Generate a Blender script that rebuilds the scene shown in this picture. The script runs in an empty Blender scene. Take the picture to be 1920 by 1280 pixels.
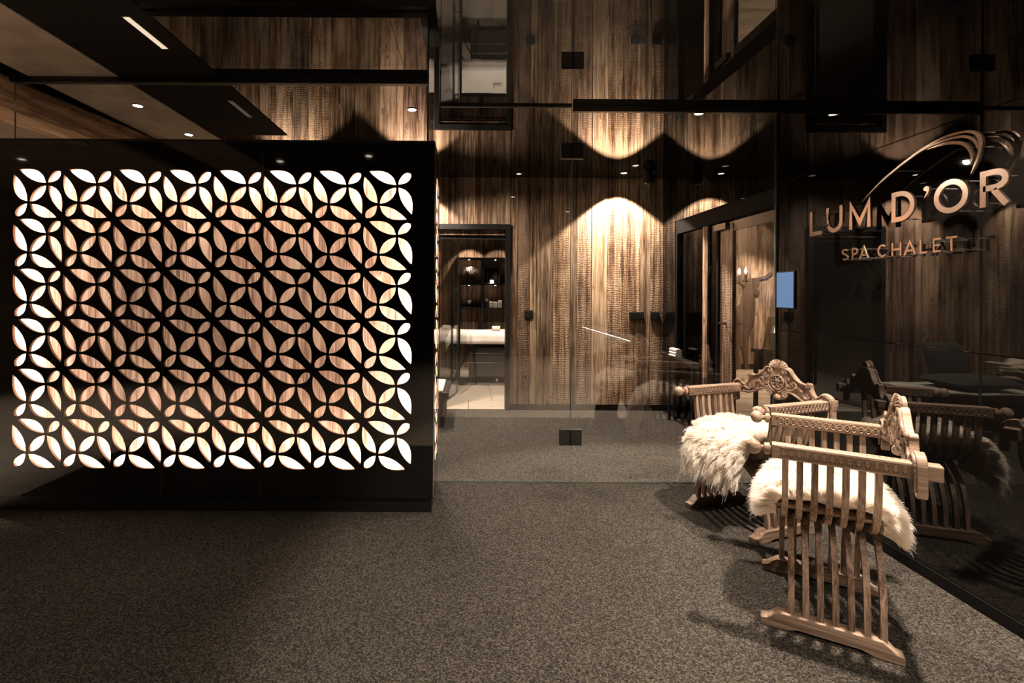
import bpy, math, random
import numpy as np
from mathutils import Vector, Matrix
random.seed(7); rng = np.random.default_rng(7)
S = bpy.context.scene
COL = S.collection
R = math.radians

# ------------------------------------------------------------------ camera
cd = bpy.data.cameras.new('camera'); cam = bpy.data.objects.new('camera', cd); COL.objects.link(cam)
cam.location = (0, 0, 1.35); cam.rotation_euler = (R(90), R(-0.35), 0)
cd.sensor_width = 36; cd.lens = 928 / 1920 * 36
cd.shift_x = 80 / 1920; cd.shift_y = -90 / 1920
cd.clip_start = 0.05
S.camera = cam
# ------------------------------------------------------------------ world, exposure
wd = bpy.data.worlds.new('world'); S.world = wd; wd.use_nodes = True
wd.node_tree.nodes['Background'].inputs[0].default_value = (1.0, 0.86, 0.72, 1)
wd.node_tree.nodes['Background'].inputs[1].default_value = 0.004
S.view_settings.view_transform = 'Standard'
S.view_settings.look = 'None'
S.view_settings.exposure = 0.0
S.view_settings.gamma = 1.0
S.view_settings.use_curve_mapping = False
S.cycles.max_bounces = 14; S.cycles.glossy_bounces = 7; S.cycles.transparent_max_bounces = 24
S.cycles.diffuse_bounces = 4; S.cycles.caustics_reflective = False; S.cycles.caustics_refractive = False
S.cycles.sample_clamp_indirect = 6.0
WARM = (1.0, 0.815, 0.675)
CEIL = 2.70

# ------------------------------------------------------------------ materials
def newmat(name):
    m = bpy.data.materials.new(name); m.use_nodes = True
    nt = m.node_tree; b = nt.nodes['Principled BSDF']
    return m, nt, b
def N(nt, t, **kw):
    n = nt.nodes.new(t)
    for k, v in kw.items(): setattr(n, k, v)
    return n
def ramp(nt, stops):
    r = N(nt, 'ShaderNodeValToRGB'); e = r.color_ramp.elements
    while len(e) < len(stops): e.new(0.5)
    for el, (p, c) in zip(e, stops):
        el.position = p; el.color = (c[0], c[1], c[2], 1)
    return r
def mixc(nt, mode='MIX', fac=0.5):
    m = N(nt, 'ShaderNodeMix', data_type='RGBA', blend_type=mode); m.inputs[0].default_value = fac
    return m  # 6,7 in, 2 out
def plain(name, col, rough=0.5, metal=0.0, ior=1.5, noise=0.0, scale=30):
    m, nt, b = newmat(name)
    b.inputs['Base Color'].default_value = (*col, 1); b.inputs['Roughness'].default_value = rough
    b.inputs['Metallic'].default_value = metal; b.inputs['IOR'].default_value = ior
    if noise:
        tc = N(nt, 'ShaderNodeTexCoord'); n = N(nt, 'ShaderNodeTexNoise'); n.inputs['Scale'].default_value = scale
        n.inputs['Detail'].default_value = 5
        r = ramp(nt, [(0.3, [c * (1 - noise) for c in col]), (0.7, [min(1, c * (1 + noise)) for c in col])])
        nt.links.new(tc.outputs['Object'], n.inputs['Vector']); nt.links.new(n.outputs[0], r.inputs[0])
        nt.links.new(r.outputs[0], b.inputs['Base Color'])
    return m
def emit(name, col, s):
    m, nt, b = newmat(name)
    b.inputs['Base Color'].default_value = (0, 0, 0, 1)
    b.inputs['Emission Color'].default_value = (*col, 1); b.inputs['Emission Strength'].default_value = s
    return m
def wood(name, dark, mid, light, axis='Z', stretch=0.035, scale=20, knots=True, saw=0.5, bump=0.45, rough=0.7, tint=True):
    """weathered board: long fibres, dark streaks, knots and saw marks; tone per object colour"""
    m, nt, b = newmat(name); L = nt.links.new
    tc = N(nt, 'ShaderNodeTexCoord'); oi = N(nt, 'ShaderNodeObjectInfo')
    mul = N(nt, 'ShaderNodeVectorMath', operation='MULTIPLY_ADD')
    rnd = N(nt, 'ShaderNodeVectorMath', operation='SCALE'); rnd.inputs[0].default_value = (7.3, 3.1, 11.7)
    L(oi.outputs['Random'], rnd.inputs['Scale'])
    sc = {'X': (stretch, 1, 1), 'Y': (1, stretch, 1), 'Z': (1, 1, stretch)}[axis]
    mul.inputs[1].default_value = sc
    # knots bend the fibres
    kv = N(nt, 'ShaderNodeTexVoronoi'); kv.inputs['Scale'].default_value = 3.2; kv.inputs['Randomness'].default_value = 1
    add0 = N(nt, 'ShaderNodeVectorMath', operation='ADD'); L(tc.outputs['Object'], add0.inputs[0]); L(rnd.outputs[0], add0.inputs[1])
    kmul = N(nt, 'ShaderNodeVectorMath', operation='MULTIPLY'); kmul.inputs[1].default_value = {'X': (.55, 1.3, 1.3), 'Y': (1.3, .55, 1.3), 'Z': (1.3, 1.3, .9)}[axis]
    L(add0.outputs[0], kmul.inputs[0]); L(kmul.outputs[0], kv.inputs['Vector'])
    kd = N(nt, 'ShaderNodeMapRange'); kd.inputs[1].default_value = 0.0; kd.inputs[2].default_value = 0.16
    kd.inputs[3].default_value = 1.0; kd.inputs[4].default_value = 0.0
    L(kv.outputs['Distance'], kd.inputs[0])
    L(tc.outputs['Object'], mul.inputs[0]); L(rnd.outputs[0], mul.inputs[2])
    bend = N(nt, 'ShaderNodeVectorMath', operation='SCALE'); bend.inputs[0].default_value = (.09, .09, .09)
    L(kd.outputs[0], bend.inputs['Scale'])
    add = N(nt, 'ShaderNodeVectorMath', operation='ADD'); L(mul.outputs[0], add.inputs[0])
    if knots: L(bend.outputs[0], add.inputs[1])
    n1 = N(nt, 'ShaderNodeTexNoise'); n1.inputs['Scale'].default_value = scale; n1.inputs['Detail'].default_value = 4; n1.inputs['Distortion'].default_value = 0.6
    n2 = N(nt, 'ShaderNodeTexNoise'); n2.inputs['Scale'].default_value = scale * 7; n2.inputs['Detail'].default_value = 5
    for n in (n1, n2): L(add.outputs[0], n.inputs['Vector'])
    n3 = N(nt, 'ShaderNodeTexNoise'); n3.inputs['Scale'].default_value = 1.7; n3.inputs['Detail'].default_value = 3
    L(add0.outputs[0], n3.inputs['Vector'])
    mx = N(nt, 'ShaderNodeMath', operation='MULTIPLY_ADD'); mx.inputs[1].default_value = 0.55; L(n1.outputs[0], mx.inputs[0])
    m2 = N(nt, 'ShaderNodeMath', operation='MULTIPLY'); m2.inputs[1].default_value = 0.45; L(n2.outputs[0], m2.inputs[0]); L(m2.outputs[0], mx.inputs[2])
    m3 = N(nt, 'ShaderNodeMath', operation='MULTIPLY_ADD'); m3.inputs[1].default_value = 0.35; L(n3.outputs[0], m3.inputs[0]); L(mx.outputs[0], m3.inputs[2])
    cr = ramp(nt, [(0.54, dark), (0.665, mid), (0.785, light)])
    L(m3.outputs[0], cr.inputs[0])
    col = cr.outputs[0]
    if tint:
        t = mixc(nt, 'MULTIPLY', 1.0); L(col, t.inputs[6]); L(oi.outputs['Color'], t.inputs[7]); col = t.outputs[2]
    if knots:
        kk = N(nt, 'ShaderNodeMapRange'); kk.inputs[1].default_value = 0.02; kk.inputs[2].default_value = 0.085
        kk.inputs[3].default_value = 0.8; kk.inputs[4].default_value = 0.0
        L(kv.outputs['Distance'], kk.inputs[0])
        t = mixc(nt); L(kk.outputs[0], t.inputs[0]); L(col, t.inputs[6]); t.inputs[7].default_value = (*[c * .7 for c in dark], 1); col = t.outputs[2]
    L(col, b.inputs['Base Color'])
    b.inputs['Roughness'].default_value = rough
    b.inputs['Specular IOR Level'].default_value = 0.25
    h = mx.outputs[0]
    if saw:
        wv = N(nt, 'ShaderNodeTexWave', wave_type='BANDS', bands_direction=axis); wv.inputs['Scale'].default_value = 13
        wv.inputs['Distortion'].default_value = 7.0; wv.inputs['Detail Scale'].default_value = 2.0
        L(add0.outputs[0], wv.inputs['Vector'])
        gt = N(nt, 'ShaderNodeMath', operation='GREATER_THAN'); gt.inputs[1].default_value = 0.68; L(oi.outputs['Random'], gt.inputs[0])
        sm = N(nt, 'ShaderNodeMath', operation='MULTIPLY'); L(wv.outputs['Fac'], sm.inputs[0]); L(gt.outputs[0], sm.inputs[1])
        ss = N(nt, 'ShaderNodeMath', operation='MULTIPLY'); ss.inputs[1].default_value = .16; L(sm.outputs[0], ss.inputs[0])
        t = mixc(nt); L(ss.outputs[0], t.inputs[0]); L(col, t.inputs[6]); t.inputs[7].default_value = (*[c * .9 for c in dark], 1); L(t.outputs[2], b.inputs['Base Color'])
        sa = N(nt, 'ShaderNodeMath', operation='MULTIPLY_ADD'); sa.inputs[1].default_value = saw; L(sm.outputs[0], sa.inputs[0]); L(h, sa.inputs[2]); h = sa.outputs[0]
    bp = N(nt, 'ShaderNodeBump'); bp.inputs['Strength'].default_value = bump; bp.inputs['Distance'].default_value = 0.006
    L(h, bp.inputs['Height']); L(bp.outputs[0], b.inputs['Normal'])
    return m

def glass_mat(name, tint=(0.95, 0.96, 0.955), base=0.045, gain=None):
    m = bpy.data.materials.new(name); m.use_nodes = True; nt = m.node_tree; nt.nodes.clear(); L = nt.links.new
    out = N(nt, 'ShaderNodeOutputMaterial'); tr = N(nt, 'ShaderNodeBsdfTransparent'); tr.inputs[0].default_value = (*tint, 1)
    gl = N(nt, 'ShaderNodeBsdfGlossy'); gl.inputs['Roughness'].default_value = 0.0; gl.inputs[0].default_value = (1, 1, 1, 1)
    lw = N(nt, 'ShaderNodeLayerWeight'); lw.inputs[0].default_value = 0.5
    p = N(nt, 'ShaderNodeMath', operation='POWER'); p.inputs[1].default_value = 5.0; L(lw.outputs['Facing'], p.inputs[0])
    a = N(nt, 'ShaderNodeMath', operation='MULTIPLY_ADD'); a.inputs[1].default_value = 1 - base if gain is None else gain; a.inputs[2].default_value = base; L(p.outputs[0], a.inputs[0])
    mx = N(nt, 'ShaderNodeMixShader'); L(a.outputs[0], mx.inputs[0]); L(tr.outputs[0], mx.inputs[1]); L(gl.outputs[0], mx.inputs[2]); L(mx.outputs[0], out.inputs[0])
    return m

def carpet_mat():
    m, nt, b = newmat('loop_carpet'); L = nt.links.new
    tc = N(nt, 'ShaderNodeTexCoord')
    v = N(nt, 'ShaderNodeTexVoronoi'); v.inputs['Scale'].default_value = 190
    n = N(nt, 'ShaderNodeTexNoise'); n.inputs['Scale'].default_value = 260; n.inputs['Detail'].default_value = 2
    n2 = N(nt, 'ShaderNodeTexNoise'); n2.inputs['Scale'].default_value = 2.2; n2.inputs['Detail'].default_value = 3
    for q in (v, n, n2): L(tc.outputs['Object'], q.inputs['Vector'])
    sep = N(nt, 'ShaderNodeSeparateColor'); L(v.outputs['Color'], sep.inputs[0])
    mm = N(nt, 'ShaderNodeMath', operation='MULTIPLY_ADD'); mm.inputs[1].default_value = 0.5; L(sep.outputs[0], mm.inputs[0])
    m2 = N(nt, 'ShaderNodeMath', operation='MULTIPLY'); m2.inputs[1].default_value = 0.5; L(n.outputs[0], m2.inputs[0]); L(m2.outputs[0], mm.inputs[2])
    cr = ramp(nt, [(0.2, (.009, .0082, .0068)), (0.5, (.033, .0295, .0245)), (0.8, (.098, .088, .073))])
    L(mm.outputs[0], cr.inputs[0])
    t = mixc(nt, 'MULTIPLY', 0.5); L(cr.outputs[0], t.inputs[6]); r2 = ramp(nt, [(0.35, (.75, .75, .75)), (0.65, (1, 1, 1))]); L(n2.outputs[0], r2.inputs[0]); L(r2.outputs[0], t.inputs[7])
    L(t.outputs[2], b.inputs['Base Color']); b.inputs['Roughness'].default_value = 1.0
    b.inputs['Specular IOR Level'].default_value = 0.05
    bp = N(nt, 'ShaderNodeBump'); bp.inputs['Strength'].default_value = 0.8; bp.inputs['Distance'].default_value = 0.004
    L(mm.outputs[0], bp.inputs['Height']); L(bp.outputs[0], b.inputs['Normal'])
    return m

M = {}
M['wall_wood'] = wood('weathered_wall_board', (.040, .021, .012), (.22, .135, .083), (.50, .355, .245))
M['back_wood'] = wood('brushed_backing_board', (.15, .085, .055), (.46, .32, .24), (.72, .56, .46), scale=26, saw=0)
M['beam_wood'] = wood('hewn_beam_wood', (.08, .045, .028), (.32, .20, .125), (.55, .38, .26), axis='Y', scale=10, saw=0, bump=.6)
M['chair_wood'] = wood('carved_oak', (.070, .043, .028), (.195, .133, .092), (.315, .232, .168), axis='Y', scale=22, saw=0, knots=False, bump=.12, rough=.5, tint=False)
M['slat_wood'] = wood('oak_slat', (.070, .043, .028), (.195, .133, .092), (.315, .232, .168), axis='Z', scale=22, saw=0, knots=False, bump=.12, rough=.5, tint=False)
M['floor_wood'] = wood('pale_floor_board', (.30, .20, .12), (.46, .33, .22), (.58, .43, .30), axis='X', scale=9, saw=0, bump=.1, rough=.45)
M['carpet'] = carpet_mat()
M['black_glass'] = plain('black_back_painted_glass', (.0025, .0021, .0018), .012, ior=1.7)
M['screen_black'] = plain('black_gloss_panel', (.0055, .0048, .004), .04, ior=1.6)
M['ceiling_gloss'] = plain('black_stretch_ceiling', (.004, .0035, .003), .012, ior=1.95)
M['black_satin'] = plain('black_satin_metal', (.008, .0075, .007), .32)
M['black_matt'] = plain('black_matt_paint', (.006, .0053, .0047), .8, ior=1.15)
M['panel_edge'] = plain('raw_board_edge', (.30, .20, .14), .8)
M['grey_plaster'] = plain('grey_brown_plaster', (.22, .18, .14), .85, noise=.25, scale=5)
M['pale_stone'] = plain('pale_stone_floor', (.34, .29, .23), .5, noise=.12, scale=7)
M['tile'] = plain('pale_floor_tile', (.42, .36, .29), .35, noise=.10, scale=6)
M['white_cloth'] = plain('white_bed_linen', (.80, .74, .66), .9, noise=.04, scale=12)
M['fleece'] = plain('cream_fleece', (.90, .83, .74), .95, noise=.06, scale=40)
M['copper'] = plain('polished_copper', (.70, .53, .42), .20, metal=1.0, noise=.05, scale=4)
M['brass_pin'] = plain('steel_pin', (.6, .55, .5), .25, metal=1.0)
M['steel'] = plain('brushed_steel', (.62, .58, .53), .25, metal=1.0)
M['glass'] = glass_mat('clear_glass')
M['dark_glass'] = glass_mat('smoked_glass', (.04, .034, .03), .012, .25)
M['glass_edge'] = plain('green_glass_edge', (.035, .075, .058), .2)
M['led'] = emit('warm_led_strip', (1.0, .88, .77), 105)
M['lens'] = emit('downlight_lens', (1.0, .86, .70), 14)
M['linear'] = emit('linear_led', (1.0, .78, .56), 0.9)
M['strip'] = emit('bench_led', (1.0, .88, .76), 70)
M['bulb'] = emit('candle_bulb', (1.0, .82, .60), 8)
M['blue_screen'] = emit('blue_display', (.21, .40, .72), 0.55)
M['dark_stag'] = wood('dark_stained_oak', (.035, .02, .012), (.085, .05, .03), (.13, .08, .05), saw=0, knots=False, tint=False)
M['charcoal'] = plain('charcoal_fabric', (.022, .021, .020), .95, noise=.3, scale=60)
M['base_grey'] = plain('dark_grey_veneer', (.055, .048, .042), .6, noise=.2, scale=8)
M['grey_throw'] = plain('oatmeal_throw', (.40, .33, .26), .95, noise=.15, scale=40)
M['pale_fringe'] = plain('grey_green_wool', (.38, .38, .32), .95, noise=.2, scale=80)
M['paper'] = plain('cream_paper', (.62, .54, .44), .8)
M['crystal'] = glass_mat('crystal', (.85, .85, .83), .12)

# ------------------------------------------------------------------ mesh helpers
class MB:
    def __init__(s): s.v = []; s.f = []; s.m = []
    def add(s, vs, fs, mi=0):
        o = len(s.v); s.v += [tuple(p) for p in vs]; s.f += [tuple(i + o for i in f) for f in fs]; s.m += [mi] * len(fs); return s
    def box(s, x0, x1, y0, y1, z0, z1, mi=0):
        vs = [(x, y, z) for z in (z0, z1) for y in (y0, y1) for x in (x0, x1)]
        return s.add(vs, [(0, 2, 3, 1), (4, 5, 7, 6), (0, 1, 5, 4), (2, 6, 7, 3), (0, 4, 6, 2), (1, 3, 7, 5)], mi)
    def prism(s, pts, fn, a0, a1, mi=0, mside=None):
        """polygon pts extruded from a0 to a1; fn(u, v, a) -> xyz"""
        n = len(pts); vs = [fn(u, v, a0) for u, v in pts] + [fn(u, v, a1) for u, v in pts]
        s.add(vs, [tuple(range(n - 1, -1, -1)), tuple(range(n, 2 * n))], mi)
        o = len(s.v) - 2 * n
        for i in range(n):
            j = (i + 1) % n; s.f.append((o + i, o + j, o + n + j, o + n + i)); s.m.append(mi if mside is None else mside)
        return s
    def tube(s, path, r, n=6, closed=False, cap=True):
        path = [Vector(p) for p in path]; k = len(path)
        rs = r if isinstance(r, (list, tuple)) else [r] * k
        o = len(s.v); up = None
        for i, p in enumerate(path):
            if closed: t = path[(i + 1) % k] - path[i - 1]
            else: t = path[min(i + 1, k - 1)] - path[max(i - 1, 0)]
            t.normalize()
            if up is None:
                up = Vector((0, 0, 1)) if abs(t.z) < .9 else Vector((1, 0, 0))
            a = t.cross(up)
            if a.length < 1e-5: a = t.cross(Vector((0, 1, 0)))
            a.normalize(); up = a.cross(t); up.normalize()
            for j in range(n):
                th = 2 * math.pi * j / n
                s.v.append(tuple(p + (a * math.cos(th) + up * math.sin(th)) * rs[i]))
        for i in range(k if closed else k - 1):
            i2 = (i + 1) % k
            for j in range(n):
                j2 = (j + 1) % n
                s.f.append((o + i * n + j, o + i * n + j2, o + i2 * n + j2, o + i2 * n + j)); s.m.append(0)
        if cap and not closed:
            s.f.append(tuple(o + j for j in range(n))); s.m.append(0)
            s.f.append(tuple(o + (k - 1) * n + j for j in range(n - 1, -1, -1))); s.m.append(0)
        return s
    def lathe(s, prof, c=(0, 0, 0), n=16, fn=None):
        """prof [(r, h)] about z through c, or mapped by fn(x, y, h)"""
        fn = fn or (lambda x, y, h: (c[0] + x, c[1] + y, c[2] + h))
        o = len(s.v); k = len(prof)
        for r, h in prof:
            for j in range(n):
                th = 2 * math.pi * j / n; s.v.append(tuple(fn(r * math.cos(th), r * math.sin(th), h)))
        for i in range(k - 1):
            for j in range(n):
                j2 = (j + 1) % n; s.f.append((o + i * n + j, o + i * n + j2, o + (i + 1) * n + j2, o + (i + 1) * n + j)); s.m.append(0)
        s.f.append(tuple(o + j for j in range(n - 1, -1, -1))); s.m.append(0)
        s.f.append(tuple(o + (k - 1) * n + j for j in range(n))); s.m.append(0)
        return s
    def build(s, name, mats, parent=None, smooth=False, bevel=0, auto=None):
        me = bpy.data.meshes.new(name); me.from_pydata(s.v, [], s.f)
        mats = mats if isinstance(mats, (list, tuple)) else [mats]
        for m in mats: me.materials.append(M[m] if isinstance(m, str) else m)
        if len(mats) > 1: me.polygons.foreach_set('material_index', s.m)
        if smooth: me.polygons.foreach_set('use_smooth', [True] * len(me.polygons))
        me.update()
        o = bpy.data.objects.new(name, me); COL.objects.link(o); o.parent = parent
        if smooth and auto: 
            try: me.set_sharp_from_angle(angle=R(auto))
            except Exception: pass
        if bevel:
            b = o.modifiers.new('bevel', 'BEVEL'); b.width = bevel; b.segments = 2; b.limit_method = 'ANGLE'
        return o
def tag(o, label=None, cat=None, group=None, kind=None):
    if label: o['label'] = label
    if cat: o['category'] = cat
    if group: o['group'] = group
    if kind: o['kind'] = kind
    return o
def empty(name, loc=(0, 0, 0), rz=0):
    o = bpy.data.objects.new(name, None); COL.objects.link(o); o.location = loc; o.rotation_euler = (0, 0, rz); o.empty_display_size = .1
    return o
def boxo(name, mat, b, parent=None, bevel=0):
    return MB().box(*b).build(name, mat, parent, bevel=bevel)
def struct(o): o['kind'] = 'structure'; return o
def catmull(pts, n=6, closed=False):
    P = [np.array(p, float) for p in pts]; out = []; k = len(P)
    for i in range(k if closed else k - 1):
        if closed: a, b, c, d = P[i - 1], P[i], P[(i + 1) % k], P[(i + 2) % k]
        else: a, b, c, d = P[max(i - 1, 0)], P[i], P[i + 1], P[min(i + 2, k - 1)]
        for j in range(n):
            t = j / n
            out.append(tuple(.5 * ((2 * b) + (-a + c) * t + (2 * a - 5 * b + 4 * c - d) * t * t + (-a + 3 * b - 3 * c + d) * t ** 3)))
    if not closed: out.append(tuple(P[-1]))
    return out
def copy_tree(o, parent=None):
    c = o.copy(); COL.objects.link(c); c.parent = parent
    for ch in list(o.children): copy_tree(ch, c)
    return c
def glass_box(name, b, parent=None, thin='y', mat='glass'):
    mb = MB().box(*b)
    ax = {'x': (4, 5), 'y': (2, 3), 'z': (0, 1)}[thin]
    mb.m = [0 if i in ax else 1 for i in range(6)]
    return mb.build(name, [mat, 'glass_edge'], parent)

# ================================================================== SETTING
# ---- floors
fl = boxo('floor', 'carpet', (-2.96, 2.40, 1.69, 5.75, -.03, 0)); struct(fl)
struct(boxo('floor_stone', 'pale_stone', (-6.2, -2.961, 1.69, 5.75, -.03, -.002)))
struct(boxo('floor_entrance', 'pale_stone', (-6.2, 2.62, -3.6, 1.689, -.03, -.002)))
ft = struct(boxo('floor_treatment', 'black_matt', (-1.8, 2.0, 5.76, 9.0, -.05, -.012)))
for i, (y0, y1) in enumerate([(5.765, 6.25), (6.255, 7.45), (7.455, 9.0)]):
    for j, x0 in enumerate([-1.8, -1.2 + .3 * (i % 2), -.6 + .3 * (i % 2), 0 + .3 * (i % 2), .6 + .3 * (i % 2), 1.2 + .3 * (i % 2)]):
        x1 = [-1.2 + .3 * (i % 2), -.6 + .3 * (i % 2), 0 + .3 * (i % 2), .6 + .3 * (i % 2), 1.2 + .3 * (i % 2), 2.0][j] - .005
        boxo('tile', 'tile', (x0, x1, y0, y1, -.012, 0), ft)
fr = struct(boxo('floor_lobby', 'black_matt', (2.63, 7.0, 3.0, 9.0, -.05, -.012)))
for i in range(12):
    p = boxo('floor_board', 'floor_wood', (2.64, 6.98, 3.0 + i * .5, 3.495 + i * .5, -.012, 0), fr)
    q = .85 + .3 * random.random(); p.color = (q, q, q, 1)

# ---- ceiling: glossy black sheets
ce = struct(boxo('ceiling', 'black_matt', (-2.2, 2.25, -3.6, 5.75, 2.712, 2.76)))
ys = [-3.6, -1.15, .21, 1.57, 2.93, 4.29, 5.75]; xs = [-2.2, -.4, 2.25]
for a in range(len(ys) - 1):
    for b_ in range(len(xs) - 1):
        boxo('ceiling_sheet', 'ceiling_gloss', (xs[b_] + .0012, xs[b_ + 1] - .0012, ys[a] + .0012, ys[a + 1] - .0012, 2.70, 2.712), ce)
struct(boxo('ceiling_lounge', 'grey_plaster', (-2.76, -2.2, -3.6, 5.75, 2.69, 2.76)))
struct(boxo('ceiling_trough', 'black_matt', (-3.25, -2.76, -3.6, 5.75, 2.74, 2.78)))
struct(boxo('ceiling_channel', 'black_matt', (-2.199, -1.57, -3.6, 4.25, 2.696, 2.7)))
struct(boxo('ceiling_outer', 'grey_plaster', (-6.2, -3.25, -3.6, 5.75, 2.70, 2.76)))
struct(boxo('ceiling_treatment', 'black_matt', (-1.8, 2.0, 5.82, 9.0, 2.45, 2.5)))
struct(boxo('ceiling_lobby', 'grey_plaster', (2.40, 7.0, 3.0, 9.05, 2.7, 2.76)))

# ---- wood wall of upright boards (front face y = 5.75) with a door opening
DX0, DX1, DZ = -.42, .475, 2.155
wb = struct(boxo('wall_back', 'black_matt', (-6.2, DX0, 5.79, 5.86, 0, 2.76)))
boxo('wall_core', 'black_matt', (DX1, 2.30, 5.79, 5.86, 0, 2.76), wb)
boxo('wall_core', 'black_matt', (DX0, DX1, 5.79, 5.86, DZ, 2.76), wb)
bounds = [-6.2]
while bounds[-1] < -.75: bounds.append(bounds[-1] + random.choice([.11, .15, .19, .24, .28]))
bounds[-1] = DX0
right = [DX1, .56, .70, .78, .97, 1.17, 1.25, 1.42, 1.60, 1.98, 2.10, 2.25]
above = [DX0, -.25, -.08, .06, .21, .36, DX1]
tones = [.85, .5, .95, .62, 1.0, .55, .9, 1.3, 1.2, .75, .85]
def plank(x0, x1, z0, z1, t):
    g = random.uniform(-.007, .006)
    p = boxo('plank', 'wall_wood', (-(x1 - x0) / 2 + .0022, (x1 - x0) / 2 - .0022, -.02 + g, .02, z0, z1), wb)
    p.location = ((x0 + x1) / 2, 5.77, 0); p.color = (t, t * random.uniform(.94, 1.03), t * random.uniform(.88, 1.0), 1)
for a, b_ in zip(bounds, bounds[1:]): plank(a, b_, .07, CEIL - .001, random.uniform(.5, 1.1))
for k, (a, b_) in enumerate(zip(right, right[1:])): plank(a, b_, .07, CEIL - .001, tones[k])
for a, b_ in zip(above, above[1:]): plank(a, b_, DZ + .002, CEIL - .001, random.uniform(.6, 1.05))
struct(boxo('baseboard_back', 'black_matt', (-6.2, DX0, 5.755, 5.789, 0, .069)))
struct(boxo('baseboard_right', 'black_matt', (DX1, 2.25, 5.755, 5.789, 0, .069)))
d1 = empty('door_1', (0, 0, 0)); struct(d1)
for b_ in [(DX0 + .001, DX0 + .055, 5.73, 5.86, 0, DZ), (DX1 - .055, DX1 - .001, 5.73, 5.86, 0, DZ), (DX0 + .055, DX1 - .055, 5.73, 5.86, DZ - .06, DZ - .001)]:
    boxo('door_frame', 'black_satin', b_, d1)
boxo('transom_board', 'wall_wood', (DX0 + .055, DX1 - .055, 5.80, 5.83, DZ - .12, DZ - .061), d1)
boxo('transom_rail', 'black_satin', (DX0 + .055, DX1 - .055, 5.84, 5.86, DZ - .165, DZ - .121), d1)
boxo('threshold', 'steel', (DX0 + .055, DX1 - .055, 5.748, 5.762, 0, .006), d1)
leaf = empty('door_leaf', (-.355, 5.90, 0), R(14)); leaf.parent = d1     # glass leaf standing open into the room
# local: leaf runs along +y
lr = math.radians(-14); leaf.rotation_euler = (0, 0, lr)
glass_box('pane', (-.005, .005, 0, .80, .02, 2.03), leaf, 'x')
for sx in (-1, 1):
    mb = MB().tube([(sx * .05, .72, .16), (sx * .05, .72, 1.55)], .016, 10)
    for z in (.30, 1.40): mb.tube([(sx * .006, .72, z), (sx * .05, .72, z)], .009, 8)
    mb.build('bar_handle', 'black_satin', leaf, smooth=True, auto=40)
boxo('edge_strip', 'steel', (-.008, .008, .80, .812, .02, 2.03), leaf)

# ---- treatment room shell
struct(boxo('wall_treatment_left', 'grey_plaster', (-1.86, -1.8, 5.86, 9.06, 0, 2.5)))
struct(boxo('wall_treatment_right', 'grey_plaster', (2.0, 2.06, 5.86, 9.06, 0, 2.5)))
wt = struct(boxo('wall_treatment_back', 'black_matt', (-1.8, 2.0, 9.04, 9.1, 0, 2.5)))
x = -1.8
while x < 1.98:
    w_ = min(random.choice([.12, .16, .2, .24]), 2.0 - x)
    p = boxo('plank', 'wall_wood', (-w_ / 2 + .001, w_ / 2 - .001, -.02, .02, 0, 2.45), wt); p.location = (x + w_ / 2, 9.02, 0)
    t = random.uniform(.55, 1.1); p.color = (t, t * .97, t * .93, 1); x += w_

# ---- right wall: black glass panels (face x = 2.2 in front, x = 2.25 behind the glass)
wr = struct(boxo('wall_right', 'black_matt', (2.215, 2.40, .9, 3.58, 0, 2.76)))
pzs = [.055, 1.104, 2.147, 2.70]
for b_ in range(3):
    boxo('glass_panel', 'black_glass', (2.2, 2.214, .9015, 3.5435, pzs[b_] + .0015, pzs[b_ + 1] - .0015), wr, bevel=.001)
struct(boxo('baseboard_glass', 'black_matt', (2.192, 2.215, .9, 3.545, 0, .055)))
wr2 = struct(boxo('wall_right_inner', 'black_matt', (2.265, 2.40, 5.42, 5.75, 0, 2.76)))
boxo('wall_core', 'black_matt', (2.265, 2.40, 3.58, 5.42, 2.15, 2.76), wr2)
for (y0, y1, z0, z1) in [(5.42, 5.75, .0, 2.148), (3.58, 4.3, 2.152, 2.70), (4.302, 5.75, 2.152, 2.70)]:
    boxo('glass_panel', 'black_glass', (2.25, 2.264, y0 + .001, y1 - .001, z0, z1), wr2)
d2 = empty('door_2'); struct(d2)
boxo('lintel', 'black_matt', (2.256, 2.40, 3.585, 5.42, 2.01, 2.149), d2)
for (y0, y1) in [(3.585, 3.60), (4.49, 4.53), (5.38, 5.419)]:
    boxo('jamb', 'black_matt', (2.256, 2.40, y0, y1, 0, 2.009), d2)
boxo('mullion', 'wall_wood', (2.27, 2.33, 4.72, 4.82, 0, 2.009), d2)
glass_box('side_pane', (2.29, 2.30, 4.821, 5.379, .02, 2.005), d2, 'x', 'dark_glass')
glass_box('side_pane', (2.29, 2.30, 4.531, 4.719, .02, 2.005), d2, 'x', 'dark_glass')
lf = empty('glazed_leaf'); lf.parent = d2
boxo('stile', 'wall_wood', (2.275, 2.315, 4.285, 4.488, .01, 1.99), lf)
boxo('stile', 'black_satin', (2.275, 2.315, 3.602, 3.665, .01, 1.99), lf)
boxo('rail', 'black_satin', (2.275, 2.315, 3.665, 4.285, 1.91, 1.99), lf)
boxo('rail', 'black_satin', (2.275, 2.315, 3.665, 4.285, .01, .11), lf)
glass_box('pane', (2.29, 2.298, 3.665, 4.285, .11, 1.91), lf, 'x')
mb = MB().tube([(2.274, 4.40, 1.10), (2.225, 4.40, 1.10), (2.225, 4.29, 1.10)], .009, 8); mb.build('door_handle', 'black_satin', lf, smooth=True, auto=40)
mb = MB().box(2.235, 2.274, 4.33, 4.53, 1.93, 1.985); mb.build('door_closer', 'black_satin', lf)

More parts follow.
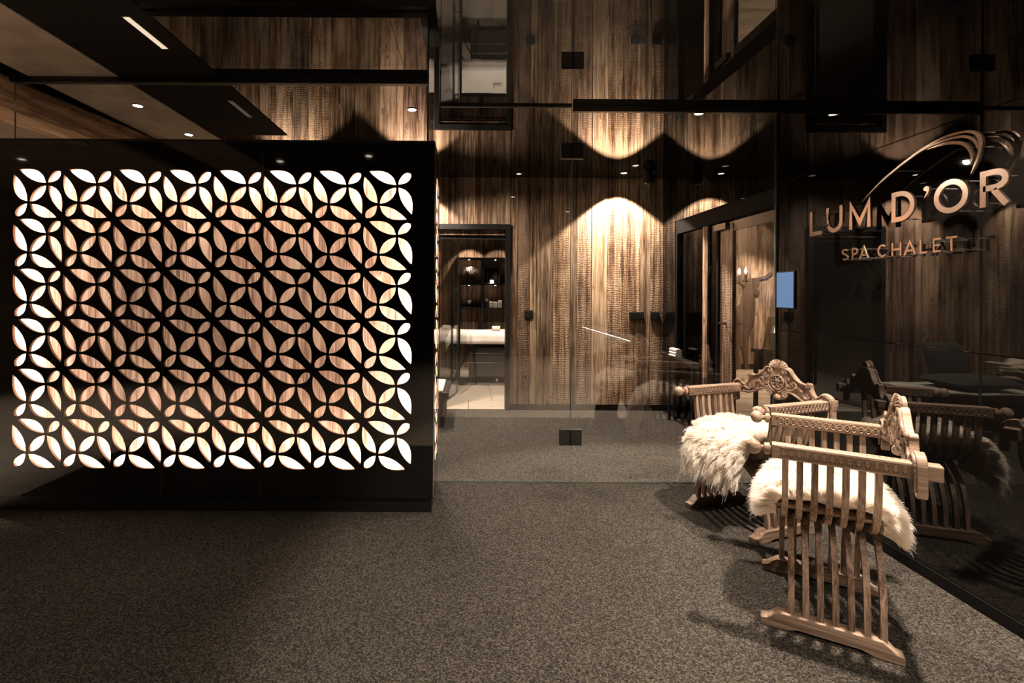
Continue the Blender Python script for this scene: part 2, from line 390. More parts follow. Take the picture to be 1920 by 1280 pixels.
# ---- lobby seen through door 2
wl = struct(boxo('wall_lobby_back', 'black_matt', (2.4, 7.0, 9.04, 9.1, 0, 2.76)))
x = 2.4
while x < 6.98:
    w_ = min(random.choice([.14, .18, .24, .3]), 7.0 - x)
    p = boxo('plank', 'wall_wood', (-w_ / 2 + .001, w_ / 2 - .001, -.02, .02, .1, 2.7), wl); p.location = (x + w_ / 2, 9.02, 0)
    t = random.uniform(.95, 1.35); p.color = (t, t * .97, t * .93, 1); x += w_
struct(boxo('baseboard_lobby', 'black_matt', (2.4, 7.0, 9.0, 9.039, 0, .1)))
struct(boxo('wall_lobby_side', 'grey_plaster', (7.0, 7.06, 3.0, 9.1, 0, 2.76)))
struct(boxo('wall_lobby_front', 'grey_plaster', (2.40, 7.0, 2.94, 3.0, 0, 2.76)))
struct(boxo('wall_lobby_divider', 'black_matt', (2.30, 2.40, 5.76, 9.04, 0, 2.76)))

# ---- the rest of the room, behind and beside the camera (seen in the reflections)
struct(boxo('wall_left', 'grey_plaster', (-6.26, -6.2, -3.6, 5.86, 0, 2.76)))
wbk = struct(boxo('wall_behind', 'black_matt', (-6.2, 2.7, -3.66, -3.6, 0, 2.76)))
struct(boxo('wall_right_rear', 'black_matt', (2.62, 2.68, -3.6, .9, 0, 2.76)))
struct(boxo('wall_right_return', 'black_matt', (2.40, 2.62, .84, .9, 0, 2.76)))
struct(boxo('ceiling_rear', 'black_matt', (2.25, 2.62, -3.6, .9, 2.70, 2.76)))

# ---- old timber beam at the lounge ceiling
bm_ = MB(); L0, L1 = Vector((-2.99, 2.2, 0)), Vector((-2.62, 5.7, 0)); u = (L1 - L0).normalized(); n_ = Vector((u.y, -u.x, 0))
rows = 30; prof = [(-.30, 2.50), (0.0, 2.49), (.012, 2.52), (.012, 2.67), (0, 2.689), (-.30, 2.689)]
for i in range(rows + 1):
    p = L0 + (L1 - L0) * i / rows
    for (a, z) in prof:
        a2 = a + random.uniform(-.006, .006); q = p + n_ * a2
        bm_.v.append((q.x, q.y, min(2.689, z + random.uniform(-.004, .004))))
k = len(prof)
for i in range(rows):
    for j in range(k):
        j2 = (j + 1) % k; bm_.f.append((i * k + j, i * k + j2, (i + 1) * k + j2, (i + 1) * k + j)); bm_.m.append(0)
bm_.f += [tuple(range(k)), tuple(rows * k + j for j in range(k - 1, -1, -1))]; bm_.m += [0, 0]
tag(bm_.build('ceiling_beam', 'beam_wood'), 'rough old timber beam running under the ceiling above the glowing screen', 'beam')

# ================================================================== BACKLIT SCREEN
def flip(pts): return [(v, u) for u, v in pts]
def rot(pts): return [(1 - u, 1 - v) for u, v in pts]
def arc2(A, a1, B, a2): 
    p = catmull([A] + a1 + [B], 4); q = catmull([B] + a2 + [A], 4)
    return p[:-1] + q[:-1]
lf1 = arc2((.125, .022), [(.22, .012), (.36, .014), (.50, .055), (.61, .155)], (.66, .29), [(.52, .275), (.36, .215), (.22, .115)])
lf2 = arc2((.705, .285), [(.725, .20), (.80, .09), (.88, .047)], (.95, .062), [(.957, .13), (.90, .22), (.81, .265)])
lf4 = arc2((.665, .338), [(.56, .362), (.44, .44), (.362, .56)], (.338, .665), [(.45, .648), (.57, .57), (.648, .45)])
CELL = [lf1, lf2, flip(lf1), flip(lf2), lf4, rot(flip(lf1)), rot(lf1)]
PX0, PZ0, PW = -2.808, 2.103, .3073
def sheet(name, outer, holes, th, place, parent, front=-1, edge='panel_edge', face='screen_black'):
    cu = bpy.data.curves.new(name, 'CURVE'); cu.dimensions = '2D'; cu.fill_mode = 'BOTH'; cu.extrude = th / 2
    for pts in [outer] + holes:
        sp = cu.splines.new('POLY'); sp.points.add(len(pts) - 1); sp.use_cyclic_u = True
        for p_, (a, b_) in zip(sp.points, pts): p_.co = (a, b_, 0, 1)
    tmp = bpy.data.objects.new('tmp', cu); COL.objects.link(tmp)
    dg = bpy.context.evaluated_depsgraph_get()
    me = bpy.data.meshes.new_from_object(tmp.evaluated_get(dg)); bpy.data.objects.remove(tmp); bpy.data.curves.remove(cu)
    me.name = name; me.materials.clear(); me.materials.append(M[face]); me.materials.append(M[edge])
    me.polygons.foreach_set('material_index', [0 if p_.normal.z * front > .7 else 1 for p_ in me.polygons])
    me.polygons.foreach_set('use_smooth', [False] * len(me.polygons))
    for v in me.vertices: v.co = place(v.co.x, v.co.y, v.co.z)
    me.update(); o = bpy.data.objects.new(name, me); COL.objects.link(o); o.parent = parent
    return o
scr = empty('backlit_screen', (0, -.04, 0)); tag(scr, 'wide black room divider with rows of glowing leaf-shaped cut-outs', 'screen')
def rect(x0, x1, z0, z1): return [(x0, z0), (x1, z0), (x1, z1), (x0, z1)]
for (c0, c1, xa, xb) in [(0, 3, -3.06, -1.8867), (3, 5, -1.8859, -1.2721), (5, 8, -1.2713, -.216)]:
    holes = [[(PX0 + (c + u_) * PW, PZ0 - (r_ + v_) * PW) for u_, v_ in s_] for c in range(c0, c1) for r_ in range(6) for s_ in CELL]
    sheet('front_panel', rect(xa, xb, .09, 2.270), holes, .018, lambda a, b_, c: (a, 3.089 + c, b_), scr)
holes = [[(3.215 + u_ * PW, PZ0 - (r_ + v_) * PW) for u_, v_ in s_] for r_ in range(6) for s_ in CELL]
sheet('side_panel', rect(3.10, 3.58, .09, 2.270), holes, .016, lambda a, b_, c: (-.224 + c, a, b_), scr, 1)
boxo('top_cap', 'black_satin', (-3.06, -.216, 3.08, 3.215, 2.271, 2.286), scr)
boxo('top_cap', 'black_satin', (-.325, -.216, 3.216, 3.58, 2.271, 2.286), scr)
boxo('back_panel', 'black_satin', (-3.06, -.233, 3.2025, 3.215, .09, 2.270), scr)
boxo('back_panel', 'black_satin', (-.325, -.313, 3.216, 3.58, .09, 2.270), scr)
boxo('end_panel', 'black_satin', (-3.06, -3.04, 3.10, 3.2015, .09, 2.270), scr)
boxo('end_panel', 'black_satin', (-.312, -.233, 3.568, 3.58, .09, 2.270), scr)
boxo('plinth', 'black_satin', (-3.06, -.225, 3.092, 3.215, 0, .089), scr)
boxo('plinth', 'black_satin', (-.32, -.225, 3.216, 3.58, 0, .089), scr)
x = -3.039
while x < -.251:
    w_ = random.choice([.12, .16, .2, .24]); w_ = min(w_, -.25 - x)
    p = boxo('backing_board', 'back_wood', (-w_ / 2 + .0006, w_ / 2 - .0006, -.006, .006, .1, 2.265), scr); p.location = (x + w_ / 2, 3.195, 0)
    t = random.uniform(.8, 1.15); p.color = (t, t * .98, t * .95, 1); x += w_
for y0 in (3.22, 3.39):
    p = boxo('side_board', 'back_wood', (-.312, -.30, y0, y0 + .145, .1, 2.265), scr); p.color = (.9, .88, .85, 1)
for b_ in [(-.285, -.25, 3.217, 3.223, .2, 2.18), (-.285, -.25, 3.561, 3.567, .2, 2.18)]: boxo('light_strip', 'led', b_, scr)
for b_ in [(-2.93, -.26, 3.115, 3.18, 2.178, 2.193), (-2.93, -.26, 3.115, 3.18, .168, .183), (-2.935, -2.92, 3.115, 3.18, .183, 2.178), (-.268, -.253, 3.115, 3.18, .183, 2.178)]:
    boxo('light_strip', 'led', b_, scr)

# ================================================================== GLASS ABOVE THE SCREEN + PARTITION
ug = empty('overpanel_glazing'); tag(ug, 'frameless clear glass pane between the glowing screen and the ceiling', 'glass pane')
glass_box('pane', (-2.86, -.272, 3.105, 3.115, 2.2965, 2.655), ug)
glass_box('pane', (-.272, -.262, 3.116, 3.545, 2.287, 2.699), ug, 'x')
boxo('head_rail', 'black_satin', (-2.88, -.262, 3.09, 3.13, 2.656, 2.699), ug)
boxo('sill_channel', 'black_satin', (-2.88, -.262, 3.10, 3.12, 2.2865, 2.296), ug)

gp = empty('glass_partition'); tag(gp, 'tall fixed clear glass pane beside the end of the glowing screen', 'glass pane')
glass_box('pane', (-.213, .725, 3.545, 3.555, .004, 2.692), gp)
boxo('head_channel', 'black_satin', (-.213, .727, 3.540, 3.560, 2.686, 2.699), gp)
gd = empty('glass_door'); tag(gd, 'tall frameless glass door with black square hinges in front of the board wall', 'door')
glass_box('pane', (.735, 2.186, 3.545, 3.555, .008, 2.655), gd)
boxo('head_rail', 'black_satin', (.735, 2.198, 3.535, 3.565, 2.656, 2.699), gd)
for z in (2.375, .325):
    h = boxo('hinge', 'black_satin', (.65, .81, 3.537, 3.563, z - .057, z + .057), gd, bevel=.002)
    boxo('hinge_pin', 'black_matt', (.7265, .7335, 3.530, 3.5365, z - .05, z + .05), h)
boxo('edge_profile', 'copper', (2.189, 2.198, 3.537, 3.5445, 0, 2.655), gd)
boxo('floor_strip', 'steel', (.735, 2.186, 3.540, 3.560, 0, .005), gd)

# ================================================================== LIGHTS
def downlight(loc, power, angle, label, blend=.25, r=.032, tilt=None, group='recessed downlights', col=WARM, vis=True, soft=.03):
    t = empty('downlight', loc); tag(t, label, 'downlight', group)
    MB().lathe([(r + .006, -.001), (r + .006, -.004), (r, -.004), (r, -.001)], n=20).build('trim_ring', 'black_satin', t, smooth=True, auto=30)
    MB().lathe([(r * .98, -.0012), (r * .98, -.0025)], n=20).build('lens', 'lens', t)
    ld = bpy.data.lights.new('spot', 'SPOT'); ld.energy = power; ld.spot_size = R(angle); ld.spot_blend = blend; ld.color = col; ld.shadow_soft_size = soft
    lo = bpy.data.objects.new('spot_beam', ld); COL.objects.link(lo); lo.parent = t; lo.location = (0, 0, -.012)
    if tilt: lo.rotation_euler = Vector(tilt).to_track_quat('-Z', 'Y').to_euler()
    return t
downlight((1.71, 5.50, CEIL), 620, 100, 'small ceiling downlight washing the pale boards beside the black wall', blend=.15)
downlight((-.56, 5.50, CEIL), 480, 100, 'ceiling downlight washing the boards above the treatment room door')
downlight((-2.05, 5.50, CEIL), 300, 100, 'ceiling downlight washing the boards behind the glowing screen')
downlight((-2.40, 3.57, 2.69), 90, 90, 'nearest ceiling spot above the left of the glowing screen')
downlight((-2.40, 4.22, 2.69), 90, 90, 'farther ceiling spot above the left of the glowing screen')
downlight((-.43, 3.64, CEIL), 60, 90, 'ceiling spot behind the glass edge at the right of the screen')
downlight((-.52, 4.90, CEIL), 260, 140, 'added ceiling spot, out of view, brightening the passage behind the glowing screen', blend=.5, tilt=(.35, 0, -1))  # added lamp hidden behind the screen, lifts the passage boards and carpet
downlight((1.70, 3.68, CEIL), 820, 76, 'ceiling spot just behind the head rail of the glass door', tilt=(-.10, -.35, -1), soft=.03)
downlight((1.73, 1.92, CEIL), 900, 82, 'ceiling spot above the near carved armchair', soft=.04, tilt=(-.1, .1, -1))
downlight((.55, 1.53, CEIL), 38, 110, 'ceiling spot above the middle of the carpet', blend=.8)
downlight((-1.0, 1.2, CEIL), 36, 120, 'ceiling spot above the carpet in front of the screen', blend=.8)
downlight((1.6, -1.0, CEIL), 700, 120, 'added ceiling spot behind the camera, brightening the rear stone floor', blend=.6)  # unseen lamp added so the stone floor shows in the glass door
downlight((.6, .2, CEIL), 40, 120, 'ceiling spot above the entrance carpet', blend=.8)
downlight((-1.95, 1.0, 2.696), 60, 120, 'ceiling spot above the left of the entrance carpet', blend=.8)
downlight((-4.6, 1.0, CEIL), 800, 84, 'ceiling spot above the pale stone floor', blend=.6)
downlight((-4.6, 3.6, CEIL), 1000, 84, 'ceiling spot above the stone floor beside the beam', blend=.6)
downlight((.0, 8.72, 2.45), 70, 90, 'ceiling spot above the shelves in the treatment room', r=.02)
downlight((.52, 8.72, 2.45), 70, 90, 'right ceiling spot above the treatment room shelves', r=.02)
downlight((.5, 7.2, 2.45), 220, 110, 'ceiling spot above the massage bed', r=.02, blend=.5)
downlight((-.2, 6.3, 2.45), 90, 110, 'ceiling spot just inside the treatment room door', r=.02, blend=.5)
downlight((5.0, 8.3, CEIL), 480, 104, 'ceiling spot washing the board wall with the stag', blend=.6)
downlight((3.7, 6.8, CEIL), 260, 76, 'ceiling spot above the pale boards of the lobby', blend=.6)
ll = empty('linear_light', (-1.69, 2.58, 2.696)); tag(ll, 'short warm linear light set in the black ceiling above the screen', 'ceiling light')
boxo('housing', 'black_satin', (-.022, .022, -.165, .165, -.003, -.0005), ll); boxo('diffuser', 'linear', (-.015, .015, -.155, .155, -.006, -.0031), ll)

# ================================================================== CHAIRS
def slat_mesh(sign):
    """one curved X-slat in local (s, z), swept as a flat bar"""
    pts = catmull([(-.237, .052), (-.234, .12), (-.218, .21), (-.178, .295), (-.10, .365), (0, .402), (.10, .420), (.19, .448), (.248, .505), (.276, .59), (.286, .702)], 4)
    pts = [(sign * a, b_) for a, b_ in pts]
    mb = MB(); w = .011; k = len(pts); th = .0125
    for i, p in enumerate(pts):
        a = np.array(pts[max(i - 1, 0)]); b_ = np.array(pts[min(i + 1, k - 1)]); t = (b_ - a) / np.linalg.norm(b_ - a); nn = np.array([-t[1], t[0]])
        tt = th * (1.0 + .55 * math.exp(-((i - k / 2) / (k * .10)) ** 2))
        for dy in (-w, w):
            for sg in (-1, 1):
                q = np.array(p) + nn * sg * tt; mb.v.append((q[0], dy, q[1]))
    for i in range(k - 1):
        o = i * 4
        for (a, b_) in ((0, 1), (1, 3), (3, 2), (2, 0)):
            mb.f.append((o + a, o + b_, o + 4 + b_, o + 4 + a)); mb.m.append(0)
    mb.f += [(0, 2, 3, 1), ((k - 1) * 4, (k - 1) * 4 + 1, (k - 1) * 4 + 3, (k - 1) * 4 + 2)]; mb.m += [0, 0]
    return mb
def spiral(cx, cz, r, turns, a0, dirn, n=22):
    return [(cx + (r * (1 - .8 * i / n)) * math.cos(a0 + dirn * turns * 2 * math.pi * i / n), cz + (r * (1 - .8 * i / n)) * math.sin(a0 + dirn * turns * 2 * math.pi * i / n)) for i in range(n + 1)]
def make_chair(label):
    t = empty('carved_armchair'); tag(t, label, 'chair', 'carved X-frame armchairs')
    # feet
    prof = [(0, 0), (.085, 0), (.125, .014), (.33, .014), (.37, 0), (.456, 0), (.456, .028), (.432, .034), (.412, .052), (.392, .066), (.064, .066), (.044, .052), (.024, .034), (0, .028)]
    prof = [(a - .0, b_) for a, b_ in prof]
    for sg in (-1, 1):
        MB().prism(prof, lambda u_, v_, a: (sg * .237 + a, u_, v_), -.027, .027).build('foot_rail', 'chair_wood', t, bevel=.003)
    ds = [.082 + i * .0485 for i in range(7)]
    proto = {}
    for sg in (1, -1):
        for i, d in enumerate(ds):
            if sg not in proto:
                o = slat_mesh(sg).build('slat', 'slat_wood', t, bevel=.0015); proto[sg] = o
            else:
                o = proto[sg].copy(); COL.objects.link(o); o.parent = t
            o.location = (0, d + (.0 if sg > 0 else .0242), 0)
    MB().tube([(0, .06, .402), (0, .425, .402)], .009, 8).build('pivot_rod', 'slat_wood', t)
    for sg in (-1, 1):
        MB().box(sg * .10 - .014, sg * .10 + .014, .05, .43, .440, .462).build('seat_bearer', 'chair_wood', t, bevel=.002)
    MB().box(-.17, .17, .05, .43, .463, .475).build('seat', 'chair_wood', t, bevel=.003)
    # arms with rosette carving and turned finial
    for sg in (-1, 1):
        a = MB().box(sg * .29 - .026, sg * .29 + .026, .035, .545, .702, .757).build('armrest', 'chair_wood', t, bevel=.004)
        mb = MB()
        for side in (-1, 1):
            xs_ = sg * .29 + side * .0262
            for i in range(15):
                yc = .075 + i * .0262
                ring = [(xs_, yc + .0095 * math.cos(q), .7295 + .0145 * math.sin(q)) for q in [2 * math.pi * j / 10 for j in range(10)]]
                mb.tube(ring, .0033, 4, closed=True)
                mb.box(xs_ - .002, xs_ + .002, yc - .006, yc + .006, .7277, .7313)
                mb.box(xs_ - .0018, xs_ + .0018, yc + .0119, yc + .0143, .713, .746)
            mb.box(xs_ - .0022, xs_ + .0022, .055, .47, .7475, .7505); mb.box(xs_ - .0022, xs_ + .0022, .055, .47, .7085, .7115)
        for i in range(24):
            yc = .06 + i * .0185
            mb.lathe([(.006, 0), (.0035, .002)], (sg * .29 - .012, yc, .757), 6); mb.lathe([(.006, 0), (.0035, .002)], (sg * .29 + .012, yc + .009, .757), 6)
        tag(mb.build('carving', 'chair_wood', a), kind='stuff')
        pf = [(.010, 0), (.013, .004), (.013, .006), (.023, .008), (.023, .026), (.012, .029), (.010, .038), (.018, .042), (.027, .052), (.0305, .064), (.028, .076), (.020, .086), (.008, .091), (.003, .092)]
        MB().lathe(pf, n=18, fn=lambda x_, y_, h_: (sg * .29 + x_, .036 - h_, .731 + y_)).build('finial', 'chair_wood', a, smooth=True, auto=35)
    # carved crest
    right_ = [(0, .905), (.03, .908), (.055, .908), (.075, .898), (.095, .872), (.125, .842), (.155, .826), (.175, .832), (.192, .838), (.206, .828), (.208, .812), (.214, .79), (.228, .768), (.25, .762), (.266, .776), (.274, .793), (.30, .790), (.322, .776), (.335, .75), (.336, .70), (.336, .645), (.302, .645), (.301, .70), (.262, .708), (.225, .703), (.185, .715), (.145, .735), (.105, .752), (.07, .752), (.045, .735), (.03, .712), (0, .700)]
    sil = catmull(right_, 3); sil = sil + [(-a, b_) for a, b_ in reversed(sil[1:-1])]
    Y0, Y1 = .470, .500
    cr = MB().prism(sil, lambda u_, v_, a: (u_, a, v_), Y0, Y1).build('crest', 'chair_wood', t, bevel=.003)
    F = Y0 - .004
    def rel(name, paths, r, y=F, n=6):
        mb = MB(); r_in = r
        for p in paths:
            r = r_in
            r = r * 1.3 if not isinstance(r, tuple) else (r[0] * 1.35, r[1] * 1.35)
            rr = r if not isinstance(r, tuple) else [r[0] + (r[1] - r[0]) * i / (len(p) - 1) for i in range(len(p))]
            mb.tube([(a, y, b_) for a, b_ in p], rr, n)
        return mb.build(name, 'chair_wood', cr, smooth=True, auto=50)
    # shell
    mb = MB()
    for i in range(9):
        q = R(18 + i * 18); e = (.060 * math.cos(q), .898 + .052 * math.sin(q))
        mb.tube([(0.1 * e[0], Y0 - .004, .900 + .1 * (e[1] - .900)), (e[0] * .6, Y0 - .006, .9 + .6 * (e[1] - .9)), (e[0], Y0 + .004, e[1])], [.003, .0065, .0085], 8)
    fan = [(.050 * math.cos(R(a)), .898 + .046 * math.sin(R(a))) for a in range(0, 181, 15)]
    mb.prism(fan, lambda u_, v_, a: (u_, a, v_), Y0 + .010, Y0 + .026)
    mb.build('shell', 'chair_wood', cr, smooth=True, auto=40)
    # medallion
    ring = [(.042 * math.cos(q), F, .812 + .042 * math.sin(q)) for q in [2 * math.pi * j / 24 for j in range(24)]]
    mb = MB().tube(ring, .0062, 8, closed=True)
    for i in range(4):
        r_ = .020 - i * .0042; zc = .822 - i * .011
        mb.lathe([(r_, 0), (r_ * .7, .006), (.001, .009)], n=12, fn=lambda x_, y_, h_, zc=zc: (x_, F - h_, zc + y_ * .7))
    for i in range(8):
        q = R(22.5 + 45 * i); mb.lathe([(.0065, 0), (.005, .005), (.001, .007)], n=8, fn=lambda x_, y_, h_, q=q: (.029 * math.cos(q) + x_, F - h_, .812 + .029 * math.sin(q) + y_))
    mb.build('medallion', 'chair_wood', cr, smooth=True, auto=50)
    for sg in (-1, 1):
        f = lambda P: [(sg * a, b_) for a, b_ in P]
        rel('scroll', [f(catmull([(.196, .826), (.165, .829), (.13, .842), (.10, .868), (.08, .892), (.058, .901)], 5) + spiral(.05, .884, .017, 1.5, R(75), 1)), f(spiral(.193, .822, .015, 1.6, R(90), -1))], .0052)
        rel('scroll', [f(catmull([(.205, .80), (.216, .778), (.236, .760), (.258, .766), (.276, .783), (.30, .780), (.32, .764), (.327, .735), (.328, .66)], 5))], .0042)
        rel('scroll', [f(catmull([(.245, .718), (.205, .716), (.165, .728), (.125, .748), (.09, .762), (.062, .762)], 5) + spiral(.054, .744, .0175, 1.5, R(80), 1))], .0055)
        rel('acanthus', [f(catmull([(.06, .775), (.085, .772), (.11, .785), (.125, .808), (.113, .826), (.098, .818), (.104, .806)], 5)), f(catmull([(.118, .80), (.140, .796), (.158, .778), (.165, .757), (.185, .745), (.20, .752), (.196, .764)], 5))], (.006, .0035))
        rel('acanthus', [f(catmull([(.195, .735), (.215, .738), (.24, .745), (.268, .738), (.292, .745), (.312, .740)], 4)), f(catmull([(.225, .742), (.236, .756), (.25, .75)], 4)), f(catmull([(.258, .740), (.27, .758), (.285, .76)], 4)), f(catmull([(.28, .74), (.296, .73), (.312, .722)], 4))], (.0055, .003))
        rel('acanthus', [f(catmull([(.012, .752), (.035, .765), (.058, .785), (.064, .81), (.055, .83)], 5)), f(spiral(.068, .838, .010, 1.2, R(-60), 1)), f(spiral(.066, .80, .0085, 1.2, 0, -1))], .0042)
    mb = MB().lathe([(.022, 0), (.02, .008), (.012, .014), (.002, .016)], n=14, fn=lambda x_, y_, h_: (x_, F - h_ + .004, .722 + y_ * .9)); mb.build('pendant', 'chair_wood', cr, smooth=True, auto=50)
    return t

def fleece(label, chair_loc, chair_rz, prof, halfw, n, length, seed, lift=.0):
    g = np.random.default_rng(seed)
    P = np.array(catmull(prof, 10)); seg = np.r_[0, np.cumsum(np.linalg.norm(np.diff(P, axis=0), axis=1))]; tot = seg[-1]
    def surf(u, v):
        d = np.interp(v * tot, seg, P[:, 0]); z = np.interp(v * tot, seg, P[:, 1])
        inside = np.clip((d + .03) / .06, 0, 1) * np.clip((.47 - d) / .06, 0, 1)
        edge = 1 - .40 * np.abs(2 * v - 1) ** 3
        s = u * halfw * edge
        wob = .012 * np.sin(9 * u + 5 * v + seed) + .010 * np.sin(14 * v - 6 * u)
        zz = z + inside * (.045 * (s / .21) ** 2) + wob * .6
        dd = d + wob * (1 - inside) * .8
        return np.stack([s, dd, zz], -1)
    root = empty('sheepskin', chair_loc, chair_rz); tag(root, label, 'sheepskin', 'sheepskins on the armchairs')
    # hide: closed slab
    nu, nv = 17, 33; mb = MB()
    U, V = np.meshgrid(np.linspace(-1, 1, nu), np.linspace(0, 1, nv))
    top = surf(U, V); e = 1e-3
    nrm = np.cross(surf(U + e, V) - surf(U - e, V), surf(U, V + e) - surf(U, V - e)); nrm /= np.linalg.norm(nrm, axis=-1, keepdims=True)
    th = (.072 * (1 - .75 * np.abs(U) ** 4) * (1 - .5 * np.abs(2 * V - 1) ** 6))[..., None]
    a = (top + nrm * th).reshape(-1, 3); b_ = (top + nrm * .002).reshape(-1, 3)
    mb.v = [tuple(p) for p in a] + [tuple(p) for p in b_]; o = nu * nv
    for i in range(nv - 1):
        for j in range(nu - 1):
            q = i * nu + j; mb.f.append((q, q + 1, q + nu + 1, q + nu)); mb.f.append((o + q, o + q + nu, o + q + nu + 1, o + q + 1))
    for i in range(nv - 1):
        for j in (0, nu - 1):
            q = i * nu + j; mb.f.append((q, q + nu, o + q + nu, o + q) if j == 0 else (q, o + q, o + q + nu, q + nu))
    for j in range(nu - 1):
        for i in (0, nv - 1):
            q = i * nu + j; mb.f.append((q, o + q, o + q + 1, q + 1) if i == 0 else (q, q + 1, o + q + 1, o + q))
    mb.m = [0] * len(mb.f)
    mb.build('hide', 'fleece', root, smooth=True)
    # wool strands
    u_ = g.uniform(-1, 1, n); v_ = g.uniform(0, 1, n); k_ = n // 4; u_[:k_] = np.sign(u_[:k_]) * (1 - .12 * g.uniform(0, 1, k_) ** 2); k2 = n // 3; v_[k_:k2] = np.where(v_[k_:k2] > .5, 1 - .06 * g.uniform(0, 1, k2 - k_), .06 * g.uniform(0, 1, k2 - k_))
    ncl = 420; cu = g.uniform(-1, 1, ncl); cv = g.uniform(0, 1, ncl)
    cl = np.argmin((u_[:, None] - cu) ** 2 * .25 + (v_[:, None] - cv) ** 2, axis=1)
    p0 = surf(u_, v_); nn = np.cross(surf(u_ + e, v_) - surf(u_ - e, v_), surf(u_, v_ + e) - surf(u_, v_ - e)); nn /= np.linalg.norm(nn, axis=-1, keepdims=True)
    pc = surf(cu, cv)[cl]; nc = np.cross(surf(cu + e, cv) - surf(cu - e, cv), surf(cu, cv + e) - surf(cu, cv - e))[cl]; nc /= np.linalg.norm(nc, axis=-1, keepdims=True)
    hang = np.clip((.45 - p0[:, 2]) / .10, 0, 1)
    Ls = length * g.uniform(.55, 1.15, n) * (1 + .35 * hang)
    cdir = nc + g.normal(0, .35, (ncl, 3))[cl]; cdir /= np.linalg.norm(cdir, axis=-1, keepdims=True)
    base = p0 + nn * (.066 * (1 - .78 * np.abs(u_) ** 4) * (1 - .5 * np.abs(2 * v_ - 1) ** 6))[:, None]
    base[:k_] = p0[:k_] + nn[:k_] * g.uniform(.0, .022, k_)[:, None]; base[k_:k2] = p0[k_:k2] + nn[k_:k2] * g.uniform(.0, .03, k2 - k_)[:, None]
    Ls = Ls * np.where(g.uniform(0, 1, n) < .03, 1.7, 1.0)
    out = nn * .65 + cdir * .45 + np.stack([np.sign(u_) * np.abs(u_) ** 6, np.sign(v_ - .5) * np.abs(2 * v_ - 1) ** 8 * .6, 0 * u_], -1) * .8 + g.normal(0, .16, (n, 3))
    # outward comb: away from the seat centre
    away = np.stack([u_, (v_ - .5) * 2, np.zeros(n)], -1); out += away * .10
    out /= np.linalg.norm(out, axis=-1, keepdims=True)
    K = 5; T = np.linspace(0, 1, K); cltip = pc + nc * .05 + (cdir * .85 + np.array([0, 0, -.3])) * length
    pts = []
    curl = g.uniform(0, 6.28, n); amp = g.uniform(.002, .009, n)
    for t in T:
        p = base + out * (Ls * t * (1 - .35 * t))[:, None] + np.array([0, 0, -1.0]) * (Ls * (.35 + .55 * hang) * t * t)[:, None]
        p = p * (1 - .45 * t) + (cltip + (p - base) * .3 + (base - pc) * .35) * (.45 * t)
        p[:, 0] += amp * t * np.sin(curl + 5 * t); p[:, 1] += amp * t * np.cos(curl + 5 * t)
        pts.append(p)
    pts = np.stack(pts, 1)                       # n,K,3
    tan = pts[:, -1] - pts[:, 0]; side = np.cross(tan, g.normal(0, 1, (n, 3))); side /= np.linalg.norm(side, axis=-1, keepdims=True) + 1e-9
    wd_ = (.0013 * (1 - .75 * T))[None, :, None]
    A = pts - side[:, None] * wd_; B = pts + side[:, None] * wd_
    verts = np.stack([A, B], 2).reshape(-1, 3)
    idx = np.arange(n)[:, None] * (K * 2) + np.arange(K - 1)[None] * 2
    faces = np.stack([idx, idx + 1, idx + 3, idx + 2], -1).reshape(-1, 4)
    me = bpy.data.meshes.new('wool'); me.vertices.add(len(verts)); me.vertices.foreach_set('co', verts.astype(np.float32).ravel())
    me.loops.add(faces.size); me.loops.foreach_set('vertex_index', faces.astype(np.int32).ravel())
    me.polygons.add(len(faces)); me.polygons.foreach_set('loop_start', np.arange(0, faces.size, 4, dtype=np.int32)); me.update(calc_edges=True)
    me.materials.append(M['wool']); o = bpy.data.objects.new('wool', me); COL.objects.link(o); o.parent = root; tag(o, kind='stuff')
    return root
# wool: thin fibres let light through
mw = bpy.data.materials.new('wool_fibre'); mw.use_nodes = True; nt = mw.node_tree; nt.nodes.clear()
out = N(nt, 'ShaderNodeOutputMaterial'); df = N(nt, 'ShaderNodeBsdfDiffuse'); df.inputs[0].default_value = (.92, .86, .78, 1)
tl = N(nt, 'ShaderNodeBsdfTranslucent'); tl.inputs[0].default_value = (.92, .86, .78, 1)
mx = N(nt, 'ShaderNodeMixShader'); mx.inputs[0].default_value = .4
nt.links.new(df.outputs[0], mx.inputs[1]); nt.links.new(tl.outputs[0], mx.inputs[2]); nt.links.new(mx.outputs[0], out.inputs[0]); M['wool'] = mw

C1 = ((1.344, 2.263, 0), math.atan2(-.855, -.519)); C2 = ((1.4715, 2.9155, 0), math.atan2(-.945, .327))
ch1 = make_chair('carved oak slatted armchair nearest the camera, seen side-on with a white sheepskin')
ch1.location = C1[0]; ch1.rotation_euler = (0, 0, C1[1])
ch2 = copy_tree(ch1); ch2['label'] = 'carved oak slatted armchair beside the glass door, its shell crest facing the camera'
ch2.location = C2[0]; ch2.rotation_euler = (0, 0, C2[1])
fleece('white sheepskin on the near armchair, seen behind its slats', *C1, [(.055, .40), (.055, .43), (.068, .470), (.10, .480), (.22, .478), (.34, .480), (.39, .468), (.407, .435), (.41, .395)], .215, 34000, .05, 3)
fleece('white sheepskin hanging over the front edge of the armchair by the glass door', *C2, [(.0, .32), (.0, .38), (.012, .44), (.045, .476), (.08, .480), (.25, .478), (.38, .48), (.44, .485)], .22, 34000, .064, 5)

